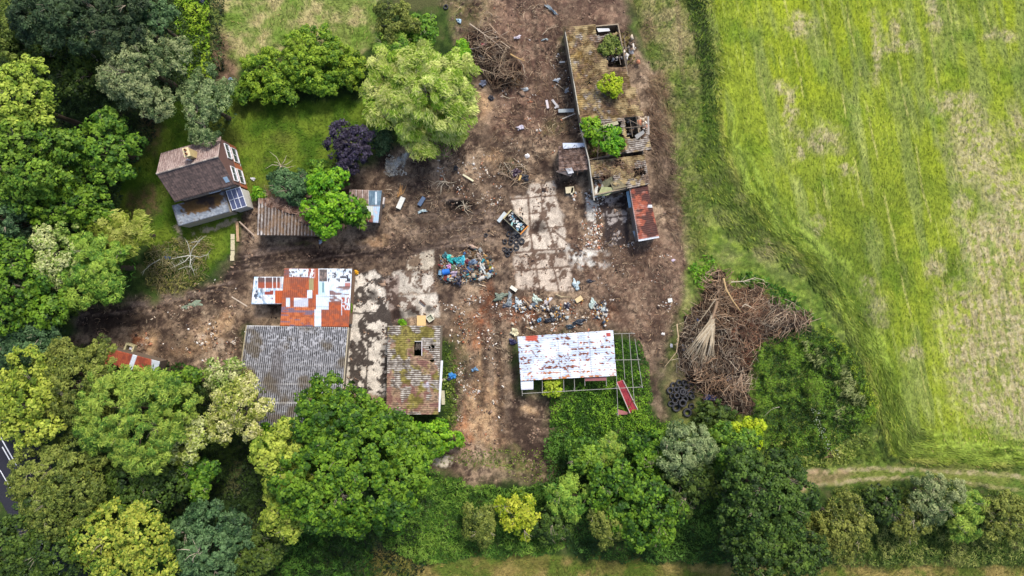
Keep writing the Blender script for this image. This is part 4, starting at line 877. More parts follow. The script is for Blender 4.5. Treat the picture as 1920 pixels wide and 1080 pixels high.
for a, b in (((1174, 222), (1210, 240)), ((1180, 218), (1186, 256)), ((1196, 217), (1202, 254)), ((1172, 240), (1212, 236)), ((1120, 300), (1124, 240)), ((1140, 296), (1143, 244)), ((1130, 82), (1180, 90)), ((1150, 62), (1164, 122)), ((1170, 66), (1176, 122))):
    g = MB(); g.tube([P(*a, 2.7), P(*b, 2.3)], .05, A(132, 118, 102), 5); g.build('rafter', M_WOOD, rng_b, offF)
def panel(nm, label, q, zz, col, mat, cat='panel', th=.04):
    c = [P(x, y, z_) for (x, y), z_ in zip(q, zz)]; m_ = sum(c)/4; of = np.array([m_[0], m_[1], 0])
    k = MB(); k.quad(c[0], c[3], c[2], c[1], A(col), th); o = k.build(nm, mat, None, of); o.location = of; tagp(o, label, cat); return o
panel('roof_light_panel', 'cream coloured panel propped on the ruined range above the green saplings', [(1123, 236), (1158, 227), (1160, 233), (1125, 242)], (3.4, 3.4, 3.2, 3.2), (226, 216, 176), M_PAINT)
panel('fallen_sheet', 'pale green sheet folded down at the broken corner of the ruined range', [(1128, 350), (1160, 352), (1140, 366), (1120, 368)], (2.4, 2.6, 2.3, 2.2), (176, 180, 132), M_ASB, 'roof sheet')
panel('fallen_sheet', 'grey-green sheet leaning into the gap of the ruined range', [(1128, 342), (1148, 330), (1150, 342), (1134, 354)], (2.2, 2.7, 2.5, 2.0), (138, 134, 104), M_ASB, 'roof sheet')
panel('fallen_sheet', 'narrow white sheet slipping off the corner of the ruined range', [(1116, 352), (1122, 348), (1118, 370), (1112, 372)], (2.4, 2.4, 2.1, 2.1), (220, 218, 206), M_ASB, 'roof sheet')
panel('fallen_sheet', 'brown-grey sheet beside the hole of the lower ruined roof', [(1144, 342), (1160, 336), (1176, 350), (1150, 356)], (2.7, 2.9, 2.8, 2.6), (146, 134, 104), M_ASB, 'roof sheet')
panel('fallen_sheet', 'grey corrugated sheet dropped beside the big square hole of the ruined range', [(1190, 254), (1206, 244), (1209, 249), (1194, 262)], (2.6, 2.9, 2.8, 2.5), (176, 174, 168), M_ASB, 'roof sheet')
panel('timber_board', 'upright grey boards at the outer wall of the ruined range', [(1214, 218), (1217, 218), (1218, 252), (1214, 253)], (2.6, 2.6, 2.4, 2.4), (168, 160, 150), M_WOOD, 'board')
panel('tin_sheet', 'white tin sheet lying at the broken top end of the ruined range', [(1119, 53), (1142, 53), (1144, 58), (1122, 60)], (2.5, 2.4, 2.3, 2.4), (232, 232, 230), M_TIN, 'tin sheet')

# --- small shed under brown brash
offH = P(1076, 297, 0); sh = empty('flat_roof_shed', offH, 'small flat roofed shed covered in brown brash against the ruined range', 'shed')
cH = [P(1047, 274, 2.3), P(1100, 271, 2.4), P(1106, 318, 2.4), P(1048, 322, 2.3)]
sheet('roof', cH, sh, offH, lambda px, py, u, v, ph, b: mix(A(92, 74, 66), A(150, 128, 116), ss(.42, .58, fbm(px, py, 5, 490, 4, .7)+.2*ss(.96, 1, np.maximum(np.abs(u*2-1), np.abs(v*2-1))))), 'v', .3, .02, sag=.1)
wall_ring(cH, sh, offH, A(120, 104, 90))
panel('tin_sheet', 'bright tin sheet along the top of the brash covered shed', [(1055, 268), (1098, 268), (1100, 275), (1056, 279)], (2.7, 2.7, 2.6, 2.6), (216, 224, 238), M_TIN, 'tin sheet')
panel('broken_timber', 'broken timber frame hanging from the brash covered shed', [(1042, 322), (1054, 317), (1074, 326), (1070, 331)], (2.2, 2.4, 2.1, 1.9), (150, 134, 124), M_WOOD, 'frame')
panel('tin_sheet', 'crumpled white sheet on the corner of the brash covered shed', [(1060, 316), (1072, 314), (1076, 324), (1066, 326)], (2.45, 2.5, 2.3, 2.3), (226, 226, 226), M_TIN, 'tin sheet')

# --- rusty red shed
offR = P(1208, 400, 0); rs = empty('rusty_red_shed', offR, 'long narrow shed with a red rusty roof at the yard edge below the ruined range', 'shed')
cR = [P(1180, 351, 2.6), P(1214, 347, 2.4), P(1236, 446, 2.4), P(1197, 453, 2.6)]
def colR(px, py, u, v, ph, b):
    n = fbm(px, py, 16, 500); n2 = fbm(px, py, 6, 501, 3)
    c = mix(A(172, 94, 68), A(146, 78, 60), ss(.4, .6, n2)); c = mix(c, A(176, 128, 112), ss(.52, .66, fbm(px, py, 9, 503))*.6)
    c = mix(c, A(58, 42, 40), ss(.50, .60, n+.10*ss(.4, 1, u)+.06*ss(.6, 1, v))*.85); c = mix(c, A(200, 206, 212), ss(.955, .975, v)); c = mix(c, A(210, 200, 196), ss(.05, .02, u)*.7)
    c = mix(c, A(216, 220, 226), rect(px, py, 1215, 384, 1226, 389)); return c*(1-.3*ss(.05, .01, np.abs(((v*5) % 1)-.5)))[..., None]
sheet('roof', cR, rs, offR, colR, 'v', .26, .02, M_RUST, sag=.08)
wall_ring(cR, rs, offR, A(142, 128, 120), mat=M_WOOD)
panel('blue_board', 'long pale blue board leaning beside the red rusty shed', [(1174, 360), (1179, 358), (1184, 388), (1179, 390)], (1.6, 1.8, 1.6, 1.4), (140, 178, 200), M_PAINT, 'board')
panel('timber_board', 'thin brown plank beside the pale blue board', [(1181, 392), (1184, 391), (1187, 408), (1185, 409)], (1.3, 1.3, 1.2, 1.2), (140, 116, 96), M_WOOD, 'board')
panel('tin_sheet', 'crumpled grey-blue sheet at the bottom corner of the red rusty shed', [(1186, 434), (1194, 431), (1198, 448), (1190, 444)], (1.0, 1.3, 1.0, .7), (160, 172, 182), M_TIN, 'tin sheet')

# --- striped corrugated shed
offG = P(550, 410, 0); gs = empty('striped_shed', offG, 'low shed with a boldly striped grey corrugated roof under the brilliant green tree', 'shed')
cG = [P(484, 372, 2.8), P(624, 372, 2.6), P(620, 442, 2.5), P(482, 441, 2.7)]
def colG(px, py, u, v, ph, b):
    n = fbm(px, py, 20, 510); n3 = fbm(px, py, 3, 511, 2)
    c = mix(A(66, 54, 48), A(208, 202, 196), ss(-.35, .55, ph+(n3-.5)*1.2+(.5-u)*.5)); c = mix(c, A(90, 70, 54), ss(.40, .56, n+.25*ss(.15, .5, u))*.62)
    c = mix(c, A(150, 120, 100), ss(.35, .05, v)*ss(.2, .35, u)*.85); c = mix(c, A(140, 112, 84), ss(.52, .6, fbm(px, py, 12, 512))*.5); return c
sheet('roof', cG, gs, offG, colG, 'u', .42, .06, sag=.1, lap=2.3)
wall_ring(cG, gs, offG, A(140, 124, 106))
g = MB(); g.quad(P(618, 433, 2.75), P(621, 433, 2.75), P(621, 444, 2.75), P(618, 444, 2.75), A(226, 228, 232)); g.build('downpipe', M_PAINT, gs, offG)
# --- patched tin shed
offT = P(690, 387, 0); ts = empty('patched_tin_shed', offT, 'small tin shed patched in blue, white and brown sheets beside the duller green tree', 'shed')
cT = [P(655, 355, 2.5), P(716, 357, 2.3), P(709, 418, 2.3), P(652, 414, 2.5)]
def z8(x): return 460+x/5.4
def y8(y): return 280+y/5.4
def colT(px, py, u, v, ph, b):
    n = fbm(px, py, 5, 520, 3); c = mix(A(120, 98, 86), A(158, 134, 122), ss(.4, .6, n))
    c = mix(c, mix(A(84, 112, 132), A(110, 136, 152), ss(.4, .6, n)), rect(px, py, z8(1250), y8(415), z8(1400), y8(570))); c = mix(c, A(210, 222, 232), rect(px, py, z8(1315), y8(430), z8(1332), y8(560)))
    c = mix(c, A(206, 214, 206), rect(px, py, z8(1225), y8(575), z8(1295), y8(670))); c = mix(c, mix(A(170, 200, 226), A(200, 190, 196), ss(.5, .65, n)), rect(px, py, z8(1295), y8(575), z8(1390), y8(760)))
    c = mix(c, A(142, 86, 74), rect(px, py, z8(1220), y8(672), z8(1286), y8(760)))
    for x in (1122, 1186, 1247): c = mix(c, A(210, 204, 200), ss(.7, .3, np.abs(px-z8(x)))*.7)
    return c
sheet('roof', cT, ts, offT, colT, 'u', .25, .012, M_TIN)
wall_ring(cT, ts, offT, A(130, 112, 98), mat=M_WOOD)
# --- tiny rusty roof by the wood
offK = P(250, 676, 0); ks = empty('little_rusty_shed', offK, 'little shed half hidden under trees with a rusty roof and one white sheet', 'shed')
cK = [P(200, 652, 2.2), P(300, 678, 2.2), P(294, 704, 2.0), P(196, 684, 2.0)]
def colK(px, py, u, v, ph, b):
    c = mix(A(166, 84, 56), A(140, 68, 50), ss(.4, .6, fbm(px, py, 7, 530))); t = (px-245)-(py-670)*-.35
    c = mix(c, A(214, 224, 236), rect(px+(py-670)*.35, px*0+1, 247, 0, 256, 2)); c = mix(c, A(200, 214, 222), ss(282, 286, px)*.9); return c
sheet('roof', cK, ks, offK, colK, 'u', .25, .015, M_RUST)
wall_ring(cK, ks, offK, A(120, 104, 88), mat=M_WOOD)

# --- the house
hx, hy, ha = -38.41, 14.54, math.radians(15.6)
offh = np.array([hx, hy, 0.]); house = empty('house', offh, 'two storey house with a brown tiled gable roof, brick end wall and flat roofed extension', 'house')
ch, sh_ = math.cos(ha), math.sin(ha)
def hw(x, y, z): return np.array([hx+x*ch-y*sh_, hy+x*sh_+y*ch, z])
ZE, ZR, XL, YW = 4.8, 7.5, 3.82, 3.07
ridgeN = [hw(-XL, 0, ZR), hw(XL, 0, ZR), hw(XL, YW, ZE), hw(-XL, YW, ZE)]
def tcell(px, py, u, v, ph, b, c1, c2, ru, rv, seed):
    T = np.random.default_rng(seed).random((64, 64)); k = T[(u*ru).astype(int) % 64, (v*rv).astype(int) % 64]
    return mix(A(c1), A(c2), ss(.2, .9, k*.6+fbm(px, py, 12, seed)*.5))
def colN(px, py, u, v, ph, b):  # sunward slope: its brighter light is put into the tile colour
    c = tcell(px, py, u, v, ph, b, (138, 116, 110), (176, 156, 148), 40, 9, 541); c = mix(c, A(168, 150, 110), ss(.9, .3, np.hypot((px-354)/9, (py-290)/8))*.6); return c*(.8+.25*ss(-.6, .6, ph))[..., None]
def colS(px, py, u, v, ph, b):  # slope facing away from the sun: shade put into the tile colour
    c = tcell(px, py, u, v, ph, b, (104, 88, 82), (140, 116, 106), 24, 12, 542); return c*(1-.35*ss(.14, .0, np.abs((b/.36) % 1)))[..., None]
sheet('roof', [ridgeN[0], ridgeN[1], ridgeN[2], ridgeN[3]], house, offh, colN, 'u', .24, .02, M_TILE)
sheet('roof', [hw(-XL, 0, ZR), hw(XL, 0, ZR), hw(XL, -YW, ZE), hw(-XL, -YW, ZE)], house, offh, colS, 'u', .30, .012, M_TILE, lap=.36)
g = MB()
for i in range(16):
    x = -XL+(i+.5)*2*XL/16; g.tube([hw(x-.23, 0, ZR+.02), hw(x+.22, 0, ZR+.03)], .11, A(158, 142, 132) if i % 3 else A(186, 172, 158), 8)
g.build('ridge_tiles', M_TILE, house, offh)
WX, WY = 3.62, 2.82
def hwall(pts, th, col, name, nrm):
    k = MB(); f = [hw(*p) for p in pts]; b = [hw(p[0]-nrm[0]*th, p[1]-nrm[1]*th, p[2]) for p in pts]; n = len(f)
    k.add(f+b, [tuple(range(n)), tuple(range(2*n-1, n-1, -1))]+[(i, i+n, (i+1) % n+n, (i+1) % n) for i in range(n)], col); return k.build(name, M_BRICK, house, offh)
gz_ = ZR-.12-(ZR-ZE)*.0
for sx, c in ((1, A(188, 112, 76)), (-1, A(180, 120, 90))):
    hwall([(sx*WX, -WY, -.1), (sx*WX, WY, -.1), (sx*WX, WY, 2.5), (sx*WX, -WY, 2.5)], .2, c, 'wall', (sx, 0))
    hwall([(sx*(WX+.05), -WY, 2.5), (sx*(WX+.05), WY, 2.5), (sx*(WX+.05), WY, ZE+.08), (sx*(WX+.05), 0, ZR-.1), (sx*(WX+.05), -WY, ZE+.08)], .22, A(124, 92, 84), 'gable', (sx, 0))
for sy in (1, -1): hwall([(-WX+.2, sy*WY, -.1), (WX-.2, sy*WY, -.1), (WX-.2, sy*WY, ZE), (-WX+.2, sy*WY, ZE)], .2, A(196, 172, 150), 'wall', (0, sy))
def window(x, y, z, w, h, ax_):
    k = MB(); d = .12
    sz = (d, w, h) if ax_ == 'x' else (w, d, h); c0 = hw(x, y, z)
    for s_ in (-1, 1):
        if ax_ == 'x': k.box(hw(x, y+s_*(w/2-.05), z), (d, .1, h), A(238, 238, 240), ha)
        else: k.box(hw(x+s_*(w/2-.05), y, z), (.1, d, h), A(238, 238, 240), ha)
        if ax_ == 'x': k.box(hw(x, y, z+s_*(h/2-.05)), (d+.02*(s_ < 0)*8, w-.2, .1), A(238, 238, 240), ha)
        else: k.box(hw(x, y, z+s_*(h/2-.05)), (w-.2, d+.02*(s_ < 0)*8, .1), A(238, 238, 240), ha)
    k.box(hw(x, y, z), ((d*.9, .07, h-.2) if ax_ == 'x' else (.07, d*.9, h-.2)), A(238, 238, 240), ha)
    f = k.build('window', M_PAINT, house, offh)
    k = MB(); k.box(hw(x, y, z), ((.04, w-.2, h-.2) if ax_ == 'x' else (w-.2, .04, h-.2)), A(70, 80, 92), ha)
    p = k.build('pane', M_GLASS, f, offh)
for (y, z) in ((1.45, 3.6), (-1.45, 3.6)): window(WX+.1, y, z, 1.9, 1.25, 'x')
for (y, z) in ((1.4, 1.4), (-1.4, 1.4)): window(WX+.04, y, z, 1.9, 1.5, 'x')
window(.8, -WY-.04, 4.0, 1.6, 1.1, 'y'); window(2.5, -WY-.04, 4.1, .9, .8, 'y')
g = MB(); g.tube([hw(-XL, -YW-.05, ZE-.04), hw(XL, -YW-.05, ZE-.04)], .06, A(60, 56, 56)); g.build('gutter', M_PAINT, house, offh)
g = MB(); g.box(hw(.75, 1.15, 7.45), (.62, .95, 2.3), A(206, 184, 130), ha); g.box(hw(.75, 1.15, 8.63), (.74, 1.07, .1), A(222, 206, 160), ha); chim = g.build('chimney', M_BRICK, house, offh)
for s_ in (-1, 1):
    g = MB(); g.tube([hw(.75, 1.15+s_*.24, 8.66), hw(.75, 1.15+s_*.24, 8.95)], .14, A(150, 96, 66), 10); g.tube([hw(.75, 1.15+s_*.24, 8.9), hw(.75, 1.15+s_*.24, 8.96)], .09, A(14, 12, 12), 8); g.build('chimney_pot', M_BRICK, chim, offh)
g = MB(); q = [(3.0, -2.55), (3.55, -2.55), (3.55, -2.0), (3.0, -2.0)]
zz = lambda y: ZR+(ZR-ZE)/YW*y+.1
g.quad(hw(3.0, -2.65, zz(-2.65)), hw(3.5, -2.65, zz(-2.65)), hw(3.5, -2.1, zz(-2.1)), hw(3.0, -2.1, zz(-2.1)), A(170, 196, 214), .08); g.build('skylight', M_GLASS, house, offh)
g = MB(); g.tube([hw(.4, .5, 7.0), hw(.4, .5, 8.0)], .05, A(216, 216, 224), 6); g.tube([hw(.15, .5, 7.9), hw(.75, .45, 8.0)], .03, A(210, 210, 220), 5); g.build('aerial', M_PAINT, house, offh)
# flat roofed extension
ex = [hw(-5.15, -2.95, 2.85), hw(1.72, -2.95, 2.9), hw(1.62, -5.62, 2.8), hw(-5.1, -5.65, 2.75)]
def colX(px, py, u, v, ph, b):
    n = fbm(px, py, 5, 551, 4, .7); c = mix(A(132, 140, 150), A(162, 168, 174), ss(.4, .6, n))
    moss = mix(A(104, 76, 34), A(56, 40, 30), ss(.45, .6, fbm(px, py, 18, 552))); c = mix(c, moss, ss(.45, .56, n*.7+.62*ss(1.15, .2, np.hypot((u-.56)/.5, (v-.25)/.55)))*.95)
    c = mix(c, A(84, 84, 92), ss(.92, .97, np.maximum(np.abs(u*2-1), np.abs(v*2-1)))*.6); return c
sheet('extension_roof', ex, house, offh, colX, 'u', .3, 0, M_ASB)
wall_ring([ex[0]+[0, 0, 0], ex[1], ex[2], ex[3]], house, offh, A(196, 184, 162), sides=(1, 2, 3), names='extension_wall', inset=.12, drop=.06)
# conservatory
k0 = [hw(1.85, -2.95, 2.75), hw(3.7, -2.95, 2.75), hw(3.7, -5.45, 2.35), hw(1.85, -5.5, 2.35)]
g = MB(); g.quad(k0[3], k0[2], k0[1], k0[0], A(86, 92, 122), .04); cons = g.build('conservatory_roof', M_GLASS, house, offh)
g = MB()
for t in (0, .33, .66, 1): g.tube([k0[0]*(1-t)+k0[1]*t+[0, 0, .05], k0[3]*(1-t)+k0[2]*t+[0, 0, .05]], .045, A(236, 238, 244), 5)
for t in (.02, .5, .98): g.tube([k0[0]*(1-t)+k0[3]*t+[0, 0, .05], k0[1]*(1-t)+k0[2]*t+[0, 0, .05]], .045, A(236, 238, 244), 5)
g.build('glazing_bars', M_PAINT, cons, offh)
wall_ring(k0, house, offh, A(226, 222, 212), sides=(1, 2, 3), names='conservatory_wall', inset=.03, drop=.08)

# ------------------------------------------------------------------ loose objects
def zsphere(n=18, m=12):
    V = [(0, 0, 1)]; F = []
    for i in range(1, m):
        t = math.pi*i/m
        for j in range(n): V.append((math.sin(t)*math.cos(2*math.pi*j/n), math.sin(t)*math.sin(2*math.pi*j/n), math.cos(t)))
    V.append((0, 0, -1))
    for j in range(n): F.append((0, 1+j, 1+(j+1) % n))
    for i in range(m-2):
        for j in range(n): a = 1+i*n+j; b = 1+i*n+(j+1) % n; F.append((a, a+n, b+n, b))
    L = len(V)-1; o = 1+(m-2)*n
    for j in range(n): F.append((L, o+(j+1) % n, o+j))
    return np.array(V), F
SPV, SPF = zsphere()
def bag(px, py, w, d, h, col, label, name='bag', cat='bag', z=0.0, rot=0.0, mat=None, group=None, seed=None):
    r = np.random.default_rng(seed or int(px*7+py)); v = SPV*np.array([w/2, d/2, h/2])
    v = v*(1+.20*r.normal(size=(len(v), 1)))*(1+.3*np.sin(SPV[:, :1]*r.uniform(2, 5)+r.uniform(0, 6))*np.cos(SPV[:, 1:2]*r.uniform(2, 6)+r.uniform(0, 6))); v[:, 2] = np.maximum(v[:, 2], -h*.35); c, s = math.cos(rot), math.sin(rot)
    v = np.stack([v[:, 0]*c-v[:, 1]*s, v[:, 0]*s+v[:, 1]*c, v[:, 2]+h*.35+z], 1)
    o = mesh(name, v, SPF, mat or M_PLASTIC, uniform=A(col)); o.location = P(px, py, 0); return tagp(o, label, cat, group)
def tarp(px, py, w, d, rot, col, label, name='plastic_sheet', cat='plastic sheet', z=.15, crump=.34, mat=None, group=None):
    seed = int(px*3+py*11); n = 11; r = np.random.default_rng(seed); u, v = np.meshgrid(np.linspace(-1, 1, n), np.linspace(-1, 1, n))
    sc = 1-.25*r.random((n, n)); x = u*w/2*sc; y = v*d/2*sc; zz = z+crump*(r.random((n, n)))*(1-.6*np.maximum(abs(u), abs(v)))
    th_ = np.arctan2(v, u); p1, p2, p3 = r.uniform(0, 6, 3); fr = 1+.30*np.sin(2*th_+p1)+.24*np.sin(3*th_+p2)+.18*np.sin(7*th_+p3); x = x*fr; y = y*fr*.9
    c, s = math.cos(rot), math.sin(rot); V = np.stack([x*c-y*s, x*s+y*c, zz], -1).reshape(-1, 3); idx = np.arange(n*n).reshape(n, n)
    F = np.stack([idx[:-1, :-1], idx[:-1, 1:], idx[1:, 1:], idx[1:, :-1]], -1).reshape(-1, 4)
    cc = A(col)*r.uniform(.62, 1.1, (n*n, 1)); o = mesh(name, V, F, mat or M_PLASTIC, col=cc); o.location = P(px, py, 0)
    md = o.modifiers.new('thickness', 'SOLIDIFY'); md.thickness = .02; return tagp(o, label, cat, group)
def board(px, py, l, w, rot, col, label, name='board', cat='board', z=.12, th=.06, mat=None, tilt=0.0, group=None):
    g = MB(); g.box((0, 0, z+th/2), (l, w, th), A(col), rot, tilt=(tilt, 0)); o = g.build(name, mat or M_WOOD); o.location = P(px, py, 0); return tagp(o, label, cat, group)
def drum(px, py, r_, h_, col, label, rot=0, z=0.0, name='drum', cat='drum'):
    e = empty(name, P(px, py, 0)+[0, 0, z], label, cat); c, s = math.cos(rot), math.sin(rot); g = MB()
    rr = [r_*.9, r_, r_*.97, r_*1.02, r_*.97, r_*1.02, r_*.97, r_, r_*.9]; ts = [-.5, -.47, -.2, -.17, -.14, .14, .17, .47, .5]
    g.tube([(c*t*h_, s*t*h_, r_) for t in ts], rr, A(col), 14); g.build('drum_body', M_PLASTIC, e, smooth=False)
    g = MB(); g.tube([(c*h_*.5, s*h_*.5, r_+.0), (c*(h_*.5+.03), s*(h_*.5+.03), r_)], r_*.8, A([v*.8 for v in col]), 12); g.build('lid', M_PLASTIC, e); return e
# tyres
def tyre_mesh(R=.34, w=.12, col=(62, 62, 66)):
    prof = [(R-.16, -w*.7), (R-.05, -w), (R-.01, -w*.6), (R, 0), (R-.01, w*.6), (R-.05, w), (R-.16, w*.7), (R-.13, 0)]; n = 24; V = []; F = []; k = len(prof)
    for i in range(n):
        t = 2*math.pi*i/n
        for (a, b) in prof: V.append((a*math.cos(t), a*math.sin(t), b))
    for i in range(n):
        for j in range(k): F.append((i*k+j, ((i+1) % n)*k+j, ((i+1) % n)*k+(j+1) % k, i*k+(j+1) % k))
    o = mesh('tyre', V, F, M_RUBBER, uniform=A(col), smooth=True); return o
T0 = tyre_mesh(); first = [True]
def tyre(px, py, z, tilt, label, group, sc=1.0, pale=False):
    o = T0 if first[0] else T0.copy()
    if not first[0]: scene.collection.objects.link(o)
    first[0] = False
    o.location = P(px, py, z+.13*sc); r = random.Random(int(px*9+py)); o.rotation_euler = (tilt*r.uniform(-1, 1), tilt*r.uniform(-1, 1), r.random()*6)
    o.scale = (sc, sc, sc); tagp(o, label, 'tyre', group); return o
gA = 'worn tyres beside the open trailer'; lA = 'worn grey tyre in the loose heap beside the open trailer'
for (x, y, z, t, s) in [(265, 760, 0, .1, 1), (300, 825, .2, .3, .95), (295, 880, .1, .2, 1), (372, 875, 0, .1, 1.05), (375, 955, .05, .15, 1.15), (205, 870, 0, .2, .9), (200, 985, .05, .2, .95), (290, 995, .1, .4, .9), (232, 1000, .25, .3, .9), (245, 1060, 0, .3, .9), (335, 800, 0, .1, .9), (395, 790, 0, .2, .9)]:
    tyre(920+x/7.717, 340+y/7.717, z, t, lA, gA, s)
tyre(920+452/7.717, 340+865/7.717, .1, .05, 'pale rimmed tyre lying apart on the slab beside the trailer tyre heap', None, 1.15)
gB = 'black tyres heaped at the foot of the brushwood mound'; lB = 'black tyre in the dense heap at the foot of the brushwood mound'
for (x, y, z, t, s) in [(55, 850, .1, .3, 1.15), (75, 818, 0, .3, 1.1), (85, 915, .1, .2, 1.1), (120, 842, .2, .4, 1.1), (160, 832, .1, .4, 1.15), (182, 872, .05, .3, 1.2), (150, 866, .3, .5, 1.05), (185, 822, 0, .3, 1.05), (110, 800, .1, .5, 1.05), (95, 958, 0, .1, 1.45), (165, 990, 0, .05, 1.5), (145, 800, .2, .7, 1.0), (70, 885, 0, .2, 1.0), (200, 850, .1, .5, 1.0), (170, 800, 0, .4, 1.0), (115, 900, .1, .3, 1.1), (150, 905, .1, .4, 1.1), (195, 890, .1, .6, .9), (60, 935, 0, .3, 1.0), (135, 860, .4, .3, 1.1), (190, 950, 0, .3, 1.0), (95, 845, .3, .4, 1.0)]:
    tyre(1240+x/3.373, 480+y/3.373, z, t, lB, gB, s*1.15)
tyre(1240+98/3.373, 480+882/3.373, .5, .05, 'smaller grey-white tyre on top of the black tyre heap', None, 1.25)
tyre(1240+135/3.373, 480+930/3.373, .45, .05, 'largest tyre on top of the black tyre heap', None, 1.55)
tyre(1037, 580, .3, .1, 'single tyre standing out in the rubbish above the tin roofed shed', None, 1.05)
tyre(911, 441, 0, .05, 'lone tyre on bare mud above the multicoloured rubbish heap', None, .8)
tyre(836, 13, 0, .05, 'lone tyre near the top of the yard beside the olive trees', None, 1.0)

# open trailer full of junk
offt = P(967, 418, 0); tr_ = empty('open_trailer', offt, 'open box trailer loaded with scrap, one end board bright orange', 'trailer'); ta = math.radians(-43)
ct, st_ = math.cos(ta), math.sin(ta)
def tw(x, y, z): return offt+np.array([x*ct-y*st_, x*st_+y*ct, z])
g = MB(); g.box(tw(0, 0, .5), (2.9, 1.4, .1), A(60, 54, 52), ta); g.build('bed', M_WOOD, tr_, offt)
for s_ in (-1, 1): g = MB(); g.box(tw(0, s_*.72, .85), (2.9, .06, .7), A(150, 144, 120), ta); g.build('side_board', M_WOOD, tr_, offt)
g = MB(); g.box(tw(1.48, 0, .85), (.16, 1.5, .72), A(214, 140, 66), ta); g.build('tail_board', M_WOOD, tr_, offt)
g = MB(); g.box(tw(-1.48, 0, .85), (.16, 1.5, .72), A(200, 184, 140), ta); g.build('head_board', M_WOOD, tr_, offt)
for s_ in (-1, 1):
    w_ = bpy.data.objects.new('wheel', T0.data); scene.collection.objects.link(w_); w_.parent = tr_; q = tw(.1, s_*.9, .33)-offt; w_.location = q; w_.rotation_euler = (math.pi/2, 0, ta)
r = random.Random(3); g = MB()
for i in range(46):
    g.box(tw(r.uniform(-1.3, 1.3), r.uniform(-.6, .6), r.uniform(.65, 1.0)), (r.uniform(.12, .5), r.uniform(.1, .35), r.uniform(.08, .25)), A(r.choice([(60, 60, 66), (44, 44, 50), (150, 200, 196), (110, 150, 170), (220, 220, 216), (90, 66, 70), (40, 36, 36), (200, 190, 180)])), r.random()*3, (r.uniform(-.3, .3), r.uniform(-.3, .3)))
tagp(g.build('scrap_load', M_PLASTIC, tr_, offt), kind='stuff')
board(941, 407.5, 1.5, .45, math.radians(52), (196, 206, 210), 'pale pinkish-blue panel lying against the open trailer', 'panel', 'panel', z=.3)

# named pieces of rubbish
board(752, 381, 1.6, .62, math.radians(66), (226, 226, 216), 'white mattress lying alone on the mud right of the tin shed', 'mattress', 'mattress', th=.28, mat=M_FABRIC)
board(791, 378, 1.25, .5, math.radians(58), (92, 110, 136), 'blue-grey cushion seat on the mud beside the white mattress', 'bench_seat', 'seat', th=.3, mat=M_FABRIC)
tarp(792, 396, 1.0, .5, .1, (206, 226, 228), 'small white and pale blue rag below the blue-grey cushion seat', 'rag', 'rag', mat=M_FABRIC)
board(719, 377, .9, .4, math.radians(80), (216, 208, 204), 'small pale box against the end of the patched tin shed', 'box', 'box', th=.35, mat=M_PAINT)
bag(716, 387, .7, .5, .4, (40, 44, 52), 'dark bag at the foot of the small pale box')
tarp(602, 453, .55, .5, .2, (200, 224, 244), 'pale blue scrap on the track below the striped shed', 'plastic_scrap')
board(791, 601, 1.15, 1.35, 0, (226, 190, 134), 'square tan board leaning on the top end of the mossy barn', 'board', 'board', z=.5)
g = MB(); offk = P(807, 596, 0)
for sx, sy, lx, ly in ((0, .38, .8, .12), (0, -.38, .8, .12), (.38, 0, .12, .64), (-.38, 0, .12, .64)): g.box((sx*math.cos(.6)-sy*math.sin(.6), sx*math.sin(.6)+sy*math.cos(.6), .25), (lx, ly, .4), A(206, 204, 182), .6)
g.box((0, 0, .12), (.64, .64, .1), A(170, 176, 150), .6); o = g.build('sink', M_PAINT); o.location = offk; tagp(o, 'pale square sink beside the tan board', 'sink')
g = MB(); ww = 1.15
for sx, sy, lx, ly in ((0, .5, 1.2, .22), (0, -.5, 1.2, .22), (.5, 0, .22, .78), (-.5, 0, .22, .78)): g.box((sx*math.cos(-.35)-sy*math.sin(-.35), sx*math.sin(-.35)+sy*math.cos(-.35), .35), (lx, ly, .7), A(196, 186, 142), -.35)
g.box((.05, .02, .2), (.35, .35, .3), A(216, 214, 222), -.3); o = g.build('planter_box', M_STONE); o.location = P(247, 653, 0); tagp(o, 'square stone planter with a dark centre above the little rusty shed', 'planter')
bag(669, 511, .55, .5, .5, (236, 176, 30), 'bright yellow bag at the corner of the orange roofed shed')
bag(848, 704, 1.0, .7, .4, (52, 136, 206), 'bright blue crumpled bag beside the mossy barn')
bag(842, 710, .7, .5, .3, (34, 42, 70), 'navy bag just under the bright blue crumpled bag')
tarp(890, 692, .7, .6, .4, (120, 160, 196), 'small light blue rag on the bare mud between barn and tin shed', 'rag', 'rag', mat=M_FABRIC)
bag(964, 622, .9, .9, .7, (222, 214, 178), 'cream coloured sack at the corner of the tin roofed shed', 'sack', 'sack', mat=M_FABRIC)
bag(961, 640, .9, .7, .5, (46, 44, 84), 'dark blue sack below the cream sack', 'sack', 'sack')
tarp(1080, 534, .8, 1.5, -.15, (196, 216, 222), 'upright white sheet of plastic on the mud below the pale spill')
tarp(1111, 569, .9, 1.4, .55, (196, 214, 206), 'white and green printed sheet at the end of the rubbish strip')
board(1085, 561, .95, .6, .6, (220, 196, 150), 'tan carton between the two white plastic sheets', 'carton', 'box', th=.3)
tarp(1005, 560, 1.4, .8, -.8, (206, 222, 206), 'greenish white sheet in the middle of the rubbish strip')
tarp(1026, 565, .7, 1.2, -.4, (222, 214, 214), 'pinkish white sheet behind the single tyre')
tarp(971, 570, 1.1, 1.3, -.4, (206, 218, 220), 'white S-shaped sheet at the start of the rubbish strip')
board(963, 541, .95, .45, -.6, (232, 226, 206), 'white and orange box at the top of the rubbish strip', 'carton', 'box', th=.35)
tarp(955, 563, .8, 1.8, -.35, (142, 152, 156), 'grey translucent film beside the white S-shaped sheet', crump=.4)
